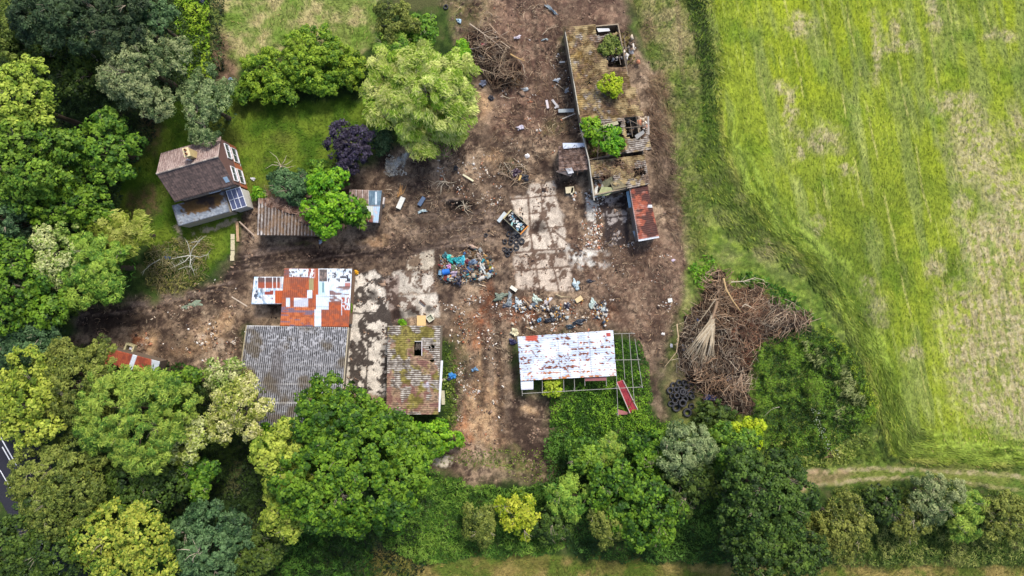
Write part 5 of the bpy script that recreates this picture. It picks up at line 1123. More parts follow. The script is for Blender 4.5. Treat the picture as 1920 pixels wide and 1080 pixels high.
tarp(938, 556, 1.6, 1.0, 0, (118, 132, 112), 'grey-green netting at the edge of the rubbish strip', 'netting', 'netting', crump=.3)
bag(950, 573, 1.1, .5, .3, (66, 74, 88), 'slate grey bag below the translucent film')
bag(1011, 600, .5, .5, .4, (84, 140, 178), 'little blue tub beside the dark bags', 'tub', 'tub')
bag(1030, 600, 1.2, .6, .45, (30, 36, 48), 'black bag just above the tin roof edge')
bag(1084, 604, 1.6, .6, .45, (36, 46, 60), 'longest black bag near the tin roof ridge corner', rot=.3)
bag(1068, 612, .9, .6, .4, (44, 62, 76), 'dark teal bag under the longest black bag')
bag(1062, 573, .8, .7, .4, (52, 48, 64), 'dark purple bag right of the single tyre')
bag(1003, 571, .8, .6, .35, (92, 104, 116), 'grey bag left of the single tyre')
bag(1105, 527, .9, .4, .3, (40, 42, 54), 'thin black bag right of the upright white plastic')
board(1256, 563, .55, .5, .2, (232, 232, 224), 'small white square lid alone on the mud near the brushwood mound', 'lid', 'lid')
bag(1243, 626, .5, .3, .2, (236, 232, 224), 'small white bottle on the mud near the brushwood mound', 'bottle', 'bottle')
bag(1259, 648, .3, .5, .2, (214, 214, 220), 'tiny white scrap next to the long pale branch', 'plastic_scrap', 'scrap')
bag(1308, 600, .8, .6, .5, (40, 106, 176), 'blue bag caught in the brushwood mound', z=.9)
bag(1297, 635, .5, .9, .3, (220, 222, 226), 'white bottle in the brushwood mound', 'bottle', 'bottle', z=.7)
bag(1283, 651, .9, .6, .4, (120, 126, 136), 'grey bag in the brushwood mound', z=.5)
bag(1330, 745, 1.6, .9, .6, (34, 54, 108), 'dark blue sack at the bottom of the brushwood mound', 'sack', 'sack', z=.3)
bag(1362, 708, 1.0, .9, .5, (38, 44, 70), 'navy bag half buried in the brushwood mound', z=.7)
bag(1262, 488, .4, .3, .2, (220, 200, 214), 'pinkish scrap by the bright weeds patch', 'plastic_scrap', 'scrap')
bag(861, 40, .6, .55, .4, (186, 216, 232), 'round pale blue tub near the top brushwood heap', 'tub', 'tub')
tarp(1034, 19, 1.7, .5, -.75, (150, 166, 176), 'grey-blue strip of sheet near the top edge of the yard')
tarp(970, 71, .9, .4, .1, (236, 226, 236), 'white scrap right of the top brushwood heap')
tarp(1022, 75, .7, .3, .0, (206, 220, 220), 'pale scrap left of the ruined range top end')
board(1054, 117, .7, .2, .1, (226, 222, 214), 'short white stick beside the ruined range wall')
tarp(1044, 151, .7, .6, -.4, (212, 220, 228), 'crumpled white sheet beside the upper ruined range wall')
tarp(1062, 171, .7, .5, .5, (206, 210, 214), 'small crumpled sheet nearest the ruined range wall')
board(1026, 196, 1.1, .3, math.radians(-80), (216, 206, 206), 'bent white board left of the forked one in the yard', z=.15)
board(1041, 195, 1.3, .28, math.radians(-52), (196, 192, 192), 'slanting grey-white board in the yard by the ruined range', z=.15)
board(1043, 201, .6, .25, math.radians(45), (186, 184, 184), 'short board crossing the slanting grey-white board', z=.25)
board(1061, 209, 2.0, .45, math.radians(2), (168, 176, 178), 'long grey door-like board against the ruined range', z=.4)
board(1066, 219, 1.8, .12, math.radians(22), (196, 186, 172), 'thin pale rail just below the long grey board', z=.3)
bag(989, 293, .55, .55, .3, (236, 232, 230), 'white ring-shaped tub on the mud above the scrap car seat heap', 'tub', 'tub')
bag(976, 240, .9, .6, .3, (206, 200, 212), 'white and purple rag in the upper yard', 'rag', 'rag', mat=M_FABRIC)
bag(967, 324, 1.2, 1.0, .7, (64, 44, 62), 'purple-brown sack on the small branch heap', 'sack', 'sack', rot=.5)
bag(984, 333, 1.0, .8, .6, (34, 44, 58), 'black crate-like bag on the small branch heap')
board(975, 335, .7, .25, 1.2, (206, 172, 104), 'yellow board between the two sacks of the small branch heap', z=.6)
board(878, 334, 1.6, .22, math.radians(-32), (232, 222, 184), 'cream plank in the middle debris of the yard', z=.3)
bag(855, 315, .5, .6, .4, (26, 28, 36), 'black bag above the cream plank')
bag(905, 110, .9, .8, .5, (70, 78, 86), 'round grey bag in the top brushwood heap', z=.4)
bag(886, 110, .8, .7, .5, (34, 36, 42), 'round black bag in the top brushwood heap', z=.4)
bag(906, 156, .9, .7, .4, (110, 116, 136), 'silver-grey bag at the lower end of the top brushwood heap')
bag(921, 184, .7, .6, .4, (40, 40, 50), 'dark bag below the top brushwood heap')
bag(907, 88, .9, .5, .4, (206, 120, 124), 'pink cloth in the top brushwood heap', 'cloth', 'cloth', z=.8, mat=M_FABRIC)
bag(985, 168, .7, .4, .3, (176, 184, 186), 'pale scrap right of the orange-brown dead bush', 'plastic_scrap', 'scrap')
bag(316, 484, .6, .6, .5, (54, 130, 220), 'bright blue bucket among the fallen garden branches', 'bucket', 'bucket')
bag(448, 314, .7, .7, .6, (184, 206, 190), 'pale glass-like ball bush by the house wall', 'garden_ornament', 'ornament')
bag(475, 336, .5, .4, .3, (206, 206, 210), 'small white object on the lawn near the house', 'garden_ornament', 'ornament')
bag(380, 5, .7, .7, .5, (50, 54, 84), 'dark blue bag at the top edge of the straw lawn')
bag(433, 149, .4, .4, .4, (150, 180, 226), 'light blue pot on the worn earth by the lawn hedge', 'pot', 'pot')
board(1068, 357, 1.1, .8, .1, (214, 202, 168), 'cream block beside the long slab below the brash covered shed', 'block', 'block', th=.35, mat=M_STONE)
board(1072, 359, .9, .25, 1.4, (226, 216, 190), 'narrow cream block beside the wider cream block', 'block', 'block', th=.35, mat=M_STONE)
board(793, 567, .95, .22, -.75, (100, 76, 62), 'brown timber bundle lying on the lower slab', z=.15, th=.2)
board(832, 712, .5, .3, .2, (200, 190, 170), 'pale tile leaning on the mossy barn side wall', 'tile', 'tile')
board(831, 745, .45, 1.8, .05, (196, 190, 160), 'long pale stone along the mossy barn side', 'stone_slab', 'slab', z=.1, th=.15, mat=M_STONE)
for i, (x, y) in enumerate([(437, 444), (437, 455), (437, 465), (437, 474), (436, 484)]):
    board(x, y, .5, .7, 0, (206, 196, 160), 'pale edging stone in the row along the garden edge', 'edging_stone', 'stone', z=.02, th=.14, mat=M_STONE, group='edging stones of the garden')
board(446, 434, .35, 2.6, .05, (196, 160, 124), 'long tan post lying upright beside the garden edge', 'post', 'post', z=.1)
board(466, 429, 2.6, .16, -.75, (186, 164, 144), 'thin pale pole pointing at the striped shed', 'pole', 'pole', z=.6)
board(456, 565, 2.3, .14, -.55, (196, 180, 160), 'pale pole leaning towards the white lean-to roof', 'pole', 'pole', z=1.2)
tarp(362, 571, 2.2, 1.0, .3, (140, 156, 130), 'grey-green brash scattered on the dark track', 'netting', 'netting', crump=.1, z=.05)

# multicoloured rubbish heap
def z9(x, y): return 780+x/6.75, 440+y/6.75
drum(*z9(385, 470), .38, .95, (24, 112, 206), 'bright blue drum lying in the rubbish heap', rot=.2, z=.3)
drum(*z9(315, 485), .3, .6, (120, 160, 186), 'pale blue drum left of the bright blue drum', rot=1.4, z=.2)
heap = [((440, 305), 1.0, .7, (46, 186, 176), 'turquoise sack'), ((530, 325), 1.1, .8, (40, 150, 160), 'teal sack'), ((598, 330), .8, .9, (60, 176, 196), 'cyan sack'), ((375, 265), .7, .6, (52, 110, 120), 'small sea-green sack'), ((645, 345), .6, .6, (120, 50, 66), 'maroon sack'), ((710, 355), 1.2, .6, (90, 112, 136), 'steel blue bag'), ((600, 430), 1.2, .6, (44, 50, 68), 'long black bag'),
        ((545, 580), 1.1, .7, (44, 46, 66), 'round navy bag'), ((715, 430), .8, .8, (206, 208, 206), 'white bag'), ((430, 555), .8, .7, (212, 206, 190), 'cream and white bag'), ((490, 495), .9, .7, (176, 160, 178), 'lilac bag'), ((850, 420), .5, 1.4, (196, 200, 196), 'slender white sheet roll'), ((915, 520), .9, .7, (178, 188, 182), 'pale grey bag'), ((840, 500), .8, .7, (92, 34, 34), 'dark red bag'),
        ((935, 410), .5, .7, (196, 196, 60), 'lime yellow bag'), ((425, 405), .5, .5, (206, 150, 196), 'pink bag'), ((480, 420), .9, .6, (110, 136, 110), 'grey-green bag'), ((810, 270), 1.0, .6, (170, 150, 134), 'brown paper sack'), ((720, 160), 1.1, .45, (186, 160, 140), 'tan carton')]
hp_r = random.Random(5)
for (q, w, d, c, nm) in heap:
    bag(*z9(*q), w, d, .55, c, nm+' in the multicoloured rubbish heap', 'sack' if 'sack' in nm else 'bag', 'bag', z=hp_r.uniform(.15, .6), rot=hp_r.random()*3)
board(*z9(425, 530), 1.7, .14, .45, (222, 160, 60), 'orange plank sticking out of the rubbish heap', z=.6)

# ------------------------------------------------------------------ sticks, brushwood, rubble
def sticks(name, p0, p1, rad, col, bend=.12, parent=None, seed=1):
    r = np.random.default_rng(seed); n = len(p0); L = np.linalg.norm(p1-p0, axis=1, keepdims=True)
    d = unit(p1-p0); up = np.tile([0, 0, 1.], (n, 1)); s = unit(np.cross(d, up)+1e-6); t = np.cross(s, d)
    mid = (p0+p1)/2+(s*r.normal(size=(n, 1))+t*np.abs(r.normal(size=(n, 1)))*.5)*L*bend*1.7
    V = []; rr = np.broadcast_to(np.asarray(rad, float), (n,))[:, None]
    for q, k in ((p0, 1.0), (mid, .8), (p1, .35)):
        for a in (0, 2.094, 4.189): V.append(q+(s*math.cos(a)+t*math.sin(a))*rr*k)
    V = np.stack(V, 1).reshape(-1, 3); b = (np.arange(n)*9)[:, None]
    fs = [[i*3+k, i*3+(k+1) % 3, (i+1)*3+(k+1) % 3, (i+1)*3+k] for i in range(2) for k in range(3)]
    F = np.concatenate([b+np.array(f) for f in fs]); return mesh(name, V, F, M_BARK, parent, col=np.repeat(col, 9, 0))
def brush(name, poly, n, height, lens, rads, cols, label, seed, cat='brushwood', base=0.0, dirf=None, dome=True):
    X, Y, r = pts_in(poly, 12, seed); k = r.permutation(len(X))[:n]; X, Y = X[k], Y[k]; n = len(X)
    e = np.clip(sdf(poly, X, Y)/28, 0, 1) if dome else np.ones(n)
    z = base+height*(.15+.85*e)*r.uniform(.3, 1, n)**.5*(.7+.6*fbm(X, Y, 30, seed+3)); q = (H-z)/H
    c = np.stack([(X-960)/S*q, (540-Y)/S*q, z], 1)
    a = fbm(X, Y, 34, seed+4, 2)*9+r.normal(size=n)*.6 if dirf is None else dirf(X, Y)+r.normal(size=n)*.3
    L = lens*r.uniform(.35, 1.4, n); d = np.stack([np.cos(a)*L, np.sin(a)*L, r.normal(size=n)*L*.18], 1)
    col = np.array([A(t) for t in cols])[r.integers(0, len(cols), n)]*r.uniform(.7, 1.25, (n, 1))
    q3 = fbm(X, Y, 26, seed+6, 3)[:, None]; q4 = ss(.45, .6, fbm(X, Y, 40, seed+7, 2))[:, None]; col = col*(.25+1.5*q3)*(1+q4*np.array([.05, -.07, -.17]))
    o = sticks(name, c-d/2, c+d/2, rads*r.uniform(.5, 1.6, n), col, seed=seed); return tagp(o, label, cat, kind='stuff')
NH_ = [(868, 60), (900, 48), (945, 70), (960, 95), (985, 120), (985, 160), (950, 172), (915, 160), (900, 130), (872, 110)]
MOUND = [(1335, 500), (1358, 503), (1374, 540), (1430, 528), (1442, 560), (1522, 588), (1522, 612), (1448, 640), (1412, 680), (1405, 735), (1425, 765), (1395, 782), (1350, 768), (1300, 735), (1268, 690), (1268, 640), (1280, 590), (1312, 562)]
BRN = [(158, 138, 116), (112, 94, 78), (192, 176, 152), (78, 64, 54), (170, 142, 114)]
# mound body: heaped earth and leaf litter under the sticks
def mound_body(name, poly, height, cols, label, seed, z0=-.25):
    p = np.array(poly, float); x0, y0 = p.min(0)-4; x1, y1_ = p.max(0)+4
    X, Y = np.meshgrid(np.arange(x0, x1, 2.4), np.arange(y0, y1_, 2.4)); d = sdf(poly, X+(fbm(X, Y, 12, seed)-.5)*12, Y+(fbm(X, Y, 12, seed+1)-.5)*12)
    z = z0+(height+.25)*ss(-5, 30, d)*(.55+.9*(fbm(X, Y, 16, seed+2, 4, .6)-.1)); kz = (H-np.maximum(z0, 0))/H; V = np.stack([(X-960)/S*kz, (540-Y)/S*kz, z], -1)
    c = mix(A(cols[0]), A(cols[1]), ss(.38, .62, fbm(X, Y, 7, seed+3))); i = np.arange(X.size).reshape(X.shape)
    F = np.stack([i[:-1, :-1], i[1:, :-1], i[1:, 1:], i[:-1, 1:]], -1).reshape(-1, 4); F = F[(d[:-1, :-1] > -6).reshape(-1)]
    tagp(mesh(name, V.reshape(-1, 3), F, M_GROUND, col=c.reshape(-1, 3), smooth=True), label, 'mound', kind='stuff')
mound_body('brash_litter', MOUND, 1.5, ((38, 29, 24), (84, 66, 54)), 'brown leaf litter packed inside the brushwood mound, darkened for shaded gaps', 601)  # litter colour darkened to paint the shaded gaps between sticks
brush('brushwood_mound', MOUND, 3600, 2.5, 1.9, .032, BRN, 'big heap of tangled dead branches beside the field', 602)
brush('brushwood_mound', [(1340, 520), (1362, 540), (1420, 545), (1470, 590), (1430, 630), (1395, 680), (1390, 750), (1330, 735), (1285, 690), (1285, 640), (1300, 590)], 110, 2.0, 2.6, .05, [(196, 178, 152), (170, 148, 122), (146, 122, 98), (206, 190, 166)], 'thicker pale limbs tangled through the brushwood mound', 606)
brush('brushwood_heap', NH_, 40, 1.5, 2.4, .05, [(186, 170, 148), (150, 130, 108)], 'thicker limbs tangled through the top brushwood heap', 607)
brush('brash_spill', [(492, 352), (580, 358), (596, 425), (560, 416), (540, 402), (510, 388)], 1300, .3, .8, .024, [(150, 122, 106), (120, 94, 80), (176, 150, 132)], 'brown litter over the top of the striped roof', 608, base=2.8, dome=False)
brush('brushwood_mound', [(1370, 545), (1440, 555), (1440, 640), (1400, 690), (1350, 640)], 2600, 2.6, .8, .02, [(150, 106, 80), (128, 84, 66), (172, 128, 98)], 'reddish-brown dead conifer twigs on top of the mound', 603, base=.7)
brush('brushwood_mound', [(1350, 740), (1400, 740), (1425, 765), (1395, 785), (1355, 772)], 600, .9, .9, .02, [(140, 100, 88), (118, 84, 74), (166, 138, 118)], 'pinkish-brown twigs at the lower tip of the mound', 604)
mound_body('leaf_litter', [(488, 376), (500, 374), (600, 374), (606, 400), (586, 418), (570, 412), (556, 396), (536, 392), (516, 384)], .35, ((96, 72, 60), (158, 130, 112)), 'brown leaf litter and soil over the top of the striped roof', 600, z0=2.80)
NH = [(868, 60), (900, 48), (945, 70), (960, 95), (985, 120), (985, 160), (950, 172), (915, 160), (900, 130), (872, 110)]
mound_body('brash_litter', NH, 1.2, ((36, 27, 24), (84, 66, 54)), 'litter under the top brushwood heap, darkened for shaded gaps', 611)  # same darkened litter, painting shade between the branches
brush('brushwood_heap', NH, 2800, 2.0, 1.8, .034, [(120, 98, 80), (150, 132, 112), (84, 66, 54), (170, 150, 124)], 'dark tangled heap of branches at the top of the yard', 612)
brush('dead_bush', [(945, 135), (975, 132), (985, 155), (965, 170), (948, 160)], 700, 1.5, .9, .02, [(160, 112, 54), (190, 144, 80), (120, 84, 44)], 'orange-brown dead conifer bush on the top brushwood heap', 613, dirf=lambda X, Y: np.full(X.shape, -.8))
brush('branch_heap', [(925, 310), (960, 300), (1000, 340), (980, 350), (940, 335)], 160, .7, 1.6, .03, BRN, 'small heap of branches above the long slab', 621)
brush('brash_spill', [(1046, 274), (1100, 272), (1105, 318), (1048, 320)], 420, .25, .9, .02, [(110, 88, 80), (150, 126, 112), (86, 68, 60)], 'brown brash spread over the small flat roof', 622, base=2.4, dome=False)
brush('brash_spill', [(1062, 60), (1110, 55), (1125, 120), (1170, 160), (1200, 215), (1130, 222), (1085, 215)], 420, .12, .7, .02, [(150, 126, 84), (176, 152, 110), (110, 92, 66)], 'dead moss and twigs strewn on the upper ruined roof', 609, base=3.15, dome=False)
brush('brash_spill', [(1110, 306), (1205, 294), (1215, 335), (1130, 340)], 380, .12, .8, .02, [(136, 112, 96), (160, 138, 116), (96, 78, 66)], 'twigs strewn on the lower ruined roof', 610, base=2.85, dome=False)
thicket('range_weeds', [(1128, 60), (1186, 55), (1190, 110), (1150, 122)], 1.3, 26, .15, .08, [(84, 84, 44), (118, 116, 60), (156, 146, 92)], 'olive scrub over the broken top end of the ruined range', 232)
brush('brash_spill', [(1218, 130), (1250, 150), (1262, 260), (1290, 380), (1270, 460), (1240, 400), (1222, 270), (1205, 200)], 900, .2, 1.3, .02, [(136, 112, 92), (160, 138, 110), (110, 88, 70)], 'dead grass and twigs piled behind the ruined range', 623, dirf=lambda X, Y: np.full(X.shape, -.9)+(fbm(X, Y, 40, 5)-.5)*3)
brush('garden_brash', [(275, 470), (330, 445), (395, 450), (380, 520), (330, 545), (285, 540)], 500, .8, 1.4, .02, [(150, 142, 104), (120, 110, 78), (176, 170, 130)], 'thin dry branches in the garden corner by the track', 624)
brush('dry_grass_clump', [(1490, 575), (1525, 585), (1520, 615), (1495, 605)], 350, .5, .9, .02, [(140, 92, 70), (120, 74, 56), (170, 122, 92)], 'rusty dead clump beyond the brushwood mound', 625)
brush('rust_brash', [(1120, 585), (1140, 580), (1138, 605), (1124, 600)], 260, .5, .9, .02, [(170, 110, 60), (140, 86, 46)], 'orange dead brash at the end of the rubbish strip', 626)
HEAPP = [(826, 485), (850, 478), (890, 468), (925, 485), (932, 515), (910, 528), (860, 532), (825, 520)]
mound_body('rubbish_base', HEAPP, .55, ((60, 50, 46), (120, 104, 92)), 'grey dirt beneath the multicoloured rubbish heap', 631)
brush('heap_laths', HEAPP, 700, 1.0, 1.2, .035, [(196, 170, 130), (150, 122, 92), (216, 206, 186), (110, 90, 76)], 'broken laths sticking out of the multicoloured rubbish heap', 632)
for (pl, n, ln, lb, sd_) in [([(800, 0), (1050, 0), (1050, 60), (1080, 230), (1000, 330), (920, 300), (930, 200), (990, 150), (960, 60)], 1430, .7, 'twigs trodden into the upper yard', 641), ([(720, 290), (940, 270), (960, 400), (900, 470), (780, 450), (720, 420)], 1045, .7, 'twigs and roots scattered over the middle yard', 642), ([(1070, 440), (1290, 460), (1280, 560), (1240, 690), (1180, 620), (1080, 540)], 1100, .5, 'splinters over the bare mud near the brushwood mound', 643), ([(850, 540), (960, 540), (1140, 560), (1140, 625), (960, 640), (950, 840), (860, 830)], 1210, .5, 'splinters around the rubbish strip', 644), ([(150, 575), (440, 520), (460, 640), (440, 700), (200, 660)], 495, .6, 'twigs on the dark track end', 645)]:
    brush('twigs', pl, n, .05, ln, .022, [(176, 150, 120), (140, 112, 88), (206, 186, 156), (100, 76, 60), (72, 54, 46)], lb, sd_, cat='twigs', base=.08, dome=False)

def rubble(name, poly, n, size, cols, label, seed, z=.06, cat='rubble', hgt=0.0):
    X, Y, r = pts_in(poly, 60, seed); kk = r.permutation(len(X)); X, Y = X[kk], Y[kk]
    dn = fbm(X, Y, 16, seed+9, 3); o_ = np.argsort(-(dn+r.random(len(X))*.55))[:n]; X, Y = X[o_], Y[o_]; n = len(X)
    zz = z+hgt*r.random(n); c = np.stack([(X-960)/S, (540-Y)/S, zz], 1); a = r.random(n)*6.28; s = size*np.exp(r.normal(size=n)*.45)
    w = s*r.uniform(.3, .9, n); ca, sa = np.cos(a), np.sin(a); V = []
    for dz, q in ((-.5, 1), (.5, .7)):
        for dx, dy in ((-1, -1), (1, -1), (1, 1), (-1, 1)):
            jx = 1+r.normal(size=n)*.2; x = dx*s/2*q*jx; y = dy*w/2*q*jx; V.append(np.stack([c[:, 0]+x*ca-y*sa, c[:, 1]+x*sa+y*ca, c[:, 2]+dz*w*.6+r.normal(size=n)*w*.15], 1))
    V = np.stack(V, 1).reshape(-1, 3); b = (np.arange(n)*8)[:, None]
    F = np.concatenate([b+np.array(f) for f in ((4, 5, 6, 7), (0, 1, 5, 4), (1, 2, 6, 5), (2, 3, 7, 6), (3, 0, 4, 7))])
    col = np.array([A(t) for t in cols])[r.integers(0, len(cols), n)]*r.uniform(.8, 1.15, (n, 1))
    tagp(mesh(name, V, F, M_STONE, col=np.repeat(col, 8, 0)), label, cat, kind='stuff')
PAL = [(226, 218, 206), (206, 190, 168), (236, 232, 226), (170, 140, 116), (190, 128, 96)]; DRK = [(60, 46, 40), (86, 66, 54), (120, 96, 80), (150, 124, 104)]
rubble('clods', YARD, 5000, .14, DRK+[(160, 134, 112)], 'clods of soil over the muddy yard', 651, z=.05)
rubble('rubble', [(820, 300), (940, 290), (940, 400), (880, 400), (820, 360)], 260, .13, PAL, 'pale rubble in the middle yard', 652)
rubble('rubble', [(830, 570), (900, 545), (960, 560), (1060, 560), (1150, 575), (1140, 620), (960, 630), (930, 660), (850, 650)], 800, .14, PAL+[(70, 60, 60), (150, 90, 60)], 'pale rubble around the rubbish strip', 653)
rubble('rubble', [(850, 640), (940, 640), (960, 740), (940, 830), (860, 820)], 240, .12, PAL, 'pale rubble on the track between barn and tin shed', 654)
rubble('rubble', [(1070, 350), (1130, 340), (1130, 470), (1100, 470), (1080, 400)], 300, .18, PAL, 'broken masonry left of the slab below the ruined range', 655)
rubble('rubble', [(900, 0), (1060, 0), (1060, 60), (1080, 260), (960, 340), (930, 200)], 240, .12, PAL, 'pale rubble over the upper yard', 656)
rubble('rubble', [(1080, 440), (1290, 460), (1260, 640), (1160, 620), (1080, 540)], 240, .10, PAL, 'pale crumbs over the mud near the brushwood mound', 657)
rubble('rubble', [(330, 540), (440, 520), (460, 620), (440, 690), (250, 650)], 320, .15, PAL+DRK, 'stones in the dark mud of the track', 658)
rubble('scraps', HEAPP, 620, .24, [(206, 200, 190), (46, 130, 140), (50, 48, 54), (170, 130, 80), (120, 56, 50), (170, 156, 136), (60, 90, 130), (90, 78, 68), (84, 74, 66), (130, 116, 100), (150, 150, 146)], 'coloured scraps of the multicoloured rubbish heap', 659, z=.35, hgt=.45, cat='rubbish')
rubble('scraps', [(960, 560), (1140, 565), (1140, 610), (1000, 620)], 260, .25, [(226, 222, 216), (60, 60, 70), (196, 150, 80), (206, 196, 180), (60, 76, 96), (110, 96, 84), (180, 190, 190)], 'mixed scraps of the rubbish strip', 660, z=.15, hgt=.2, cat='rubbish')
rubble('rubble', [(1106, 330), (1150, 325), (1176, 350), (1170, 372), (1110, 380)], 200, .32, PAL+[(120, 108, 92)], 'broken blocks spilling from the lower end of the ruined range', 662, z=.3, hgt=1.0)
rubble('rubble', [(1118, 60), (1186, 46), (1196, 120), (1140, 122)], 160, .35, PAL+[(110, 96, 80), (86, 72, 60)], 'rubble inside the broken top end of the ruined range', 663, z=.3, hgt=1.2)
rubble('rubble', [(1170, 222), (1208, 218), (1212, 256), (1174, 258)], 110, .35, PAL+[(110, 96, 80), (86, 72, 60)], 'rubble inside the square hole of the ruined range', 664, z=.3, hgt=.9)
rubble('rubble', [(722, 296), (764, 284), (760, 330), (722, 325)], 160, .18, [(206, 200, 184), (186, 178, 160)], 'crumbled concrete near the purple tree', 661)

# large single branches
def limb(name, pts, r0, col, label, forks=0, fl=1.2, cat='branch', seed=1, group=None):
    q = [P(x, y, z) for (x, y, z) in pts]; of = np.array([*q[0][:2], 0]); g = MB(); r = random.Random(seed)
    n = len(q); g.tube(q, [r0*(1-.65*i/(n-1)) for i in range(n)], A(col), 6)
    for i in range(forks):
        t = r.uniform(.25, .98)*(n-1); j = min(int(t), n-2); s = q[j]+(q[j+1]-q[j])*(t-j); d = q[j+1]-q[j]; d = d/np.linalg.norm(d); a = r.choice((-1, 1))*r.uniform(.35, .95)
        dd = np.array([d[0]*math.cos(a)-d[1]*math.sin(a), d[0]*math.sin(a)+d[1]*math.cos(a), r.uniform(-.1, .25)]); L = fl*r.uniform(.5, 1.2)
        g.tube([s, s+dd*L*.5+[0, 0, .05], s+dd*L+[r.uniform(-.2, .2), r.uniform(-.2, .2), 0]], [r0*.45, r0*.3, r0*.1], A(col), 5)
    o = g.build(name, M_BARK, None, of); o.location = of; return tagp(o, label, cat, group)
def z7(x, y, z=1.6): return (1240+x/3.373, 480+y/3.373, z*1.5)
limb('log', [z7(392, 140, 2.0), z7(410, 210, 2.1), z7(450, 280, 2.1), z7(505, 355, 1.9)], .15, (196, 164, 116), 'thick yellowish log across the top of the brushwood mound', 2, .6)
limb('branch', [z7(98, 430, .8), z7(108, 520, .9), z7(95, 610, .7), z7(22, 700, .3)], .10, (206, 180, 142), 'long pale branch curving down the yard side of the brushwood mound', 4, .6)
limb('branch', [z7(440, 165, 1.6), z7(520, 160, 1.7), z7(590, 138, 1.6), z7(650, 152, 1.3)], .07, (196, 182, 156), 'pale arched branch along the top of the brushwood mound', 6, .9)
limb('branch', [z7(512, 320, 2.0), z7(530, 305, 2.1), z7(600, 340, 2.0)], .08, (206, 190, 164), 'hooked pale branch below the yellowish log', 1, .5)
limb('branch', [z7(345, 270, 2.0), z7(290, 350, 1.8), z7(230, 430, 1.5), z7(212, 520, 1.1)], .07, (186, 168, 140), 'long thin branch left of the fan of stems', 6, 1.0)
limb('branch', [z7(748, 955, 1.9), z7(722, 960, 1.9), z7(690, 975, 1.8), z7(655, 1010, 1.7)],   .04, (178, 170, 148), 'bare pale branch lying on the nettles', 1, .5)
g = MB(); of = P(1338, 640, 0); r = random.Random(11)
for i in range(30):
    t = i/29; x1 = 130+t*200+r.uniform(-12, 12); y1_ = 735-120*abs(t-.55)**1.2*1.6+r.uniform(-50, 20); s = np.array(z7(325+r.uniform(-10, 14), 400+r.uniform(-30, 40))[:2]); e = np.array(z7(x1, y1_)[:2]); m_ = (s+e)/2+[r.uniform(-3, 3)-(.5-t)*5, r.uniform(-3, 3)]
    cc = A(random.Random(i).choice([(190, 172, 142), (170, 152, 124), (206, 192, 166)])); w = r.uniform(.05, .08)
    g.tube([P(*s, 3.2), P(*m_, 3.0), P(*e, 1.7)], [w*1.3, w, w*.4], cc, 5)
    for k in range(2): q = m_+(e-m_)*r.uniform(.1, .7); g.tube([P(*q, 2.7), P(*(q+[r.uniform(-9, 9), r.uniform(6, 16)]), 2.0)], [w*.6, w*.2], cc, 4)
g.tube([P(1336, 598, 3.2), P(1345, 565, 3.0)], [.16, .2], A(150, 124, 98), 8)
o = g.build('felled_tree', M_BARK, None, of); o.location = of; tagp(o, 'felled tree with a broad fan of pale slender stems on the brushwood mound', 'tree')
g = MB(); of = P(1330, 720, 0)
for i in range(20):
    s = z7(190+r.uniform(0, 160), 730+r.uniform(-10, 70), 1.1); a = r.uniform(-.75, .1) if i % 3 else r.uniform(-2.2, -1.2); L = r.uniform(14, 34)
    g.tube([P(*s), P(s[0]+math.cos(a)*L*.5, s[1]+math.sin(a)*L*.5+r.uniform(-2, 2), 1.9), P(s[0]+math.cos(a)*L, s[1]+math.sin(a)*L, 1.6)], [.07, .055, .03], A(r.choice([(206, 168, 132), (186, 146, 112), (216, 184, 150)])), 5)
o = g.build('stripped_branches', M_BARK, None, of); o.location = of; tagp(o, 'bundle of peeled tan branches at the lower end of the brushwood mound', 'branch')
g = MB(); of = P(1390, 730, 0)
for i in range(34):
    s = z7(430+r.uniform(0, 90), 760+r.uniform(-20, 60), 1.2); g.tube([P(*s), P(s[0]+r.uniform(-7, 5), s[1]+r.uniform(8, 14), 1.9), P(s[0]+r.uniform(-16, 12), s[1]+r.uniform(16, 34), 1.2)], [.045, .035, .012], A(r.choice([(196, 170, 142), (176, 150, 124)])), 4)
o = g.build('root_bundle', M_BARK, None, of); o.location = of; tagp(o, 'tuft of pale roots hanging to the lower tip of the brushwood mound', 'roots')
def z2(x, y, z=1.2): return (840+x/4.908, y/4.908, z)
limb('branch', [z2(200, 220, .9), z2(300, 290, 1.3), z2(420, 380, 1.4), z2(510, 462, 1.2)], .09, (190, 172, 150), 'longest grey branch across the top brushwood heap', 7, 1.2, seed=2)
limb('branch', [z2(130, 440, .9), z2(230, 450, 1.2), z2(300, 425, 1.3), z2(360, 395, 1.3)], .06, (176, 166, 156), 'thin silver branch on the left of the top brushwood heap', 5, .9, seed=3)
limb('branch', [z2(200, 595, .9), z2(300, 635, 1.2), z2(380, 660, 1.2), z2(470, 720, 1.0)], .07, (176, 156, 130), 'brown branch over the black bags of the top brushwood heap', 5, .8, seed=4)
limb('log', [z2(575, 500, 1.2), z2(640, 535, 1.2), z2(705, 560, 1.1)], .12, (200, 164, 110), 'short tan log at the right side of the top brushwood heap', 1, .4, seed=5)
limb('branch', [z2(380, 220, .4), z2(460, 310, .6), z2(545, 375, .5)], .07, (186, 160, 132), 'branch lying above the top brushwood heap', 3, .8, seed=6)
limb('branch', [z2(490, 535, 1.2), z2(520, 480, 1.3), z2(535, 430, 1.2)], .06, (200, 176, 146), 'short pale branch crossing the longest grey branch', 2, .5, seed=7)
limb('branch', [z2(510, 885, .3), z2(560, 905, .3), z2(620, 895, .2)], .05, (206, 190, 160), 'pale stick below the top brushwood heap', 1, .4, seed=8)
limb('branch', [z2(870, 320, .2), z2(920, 265, .3), z2(1020, 240, .2)], .05, (186, 166, 140), 'forked stick near the ruined range top end', 3, .8, seed=9)
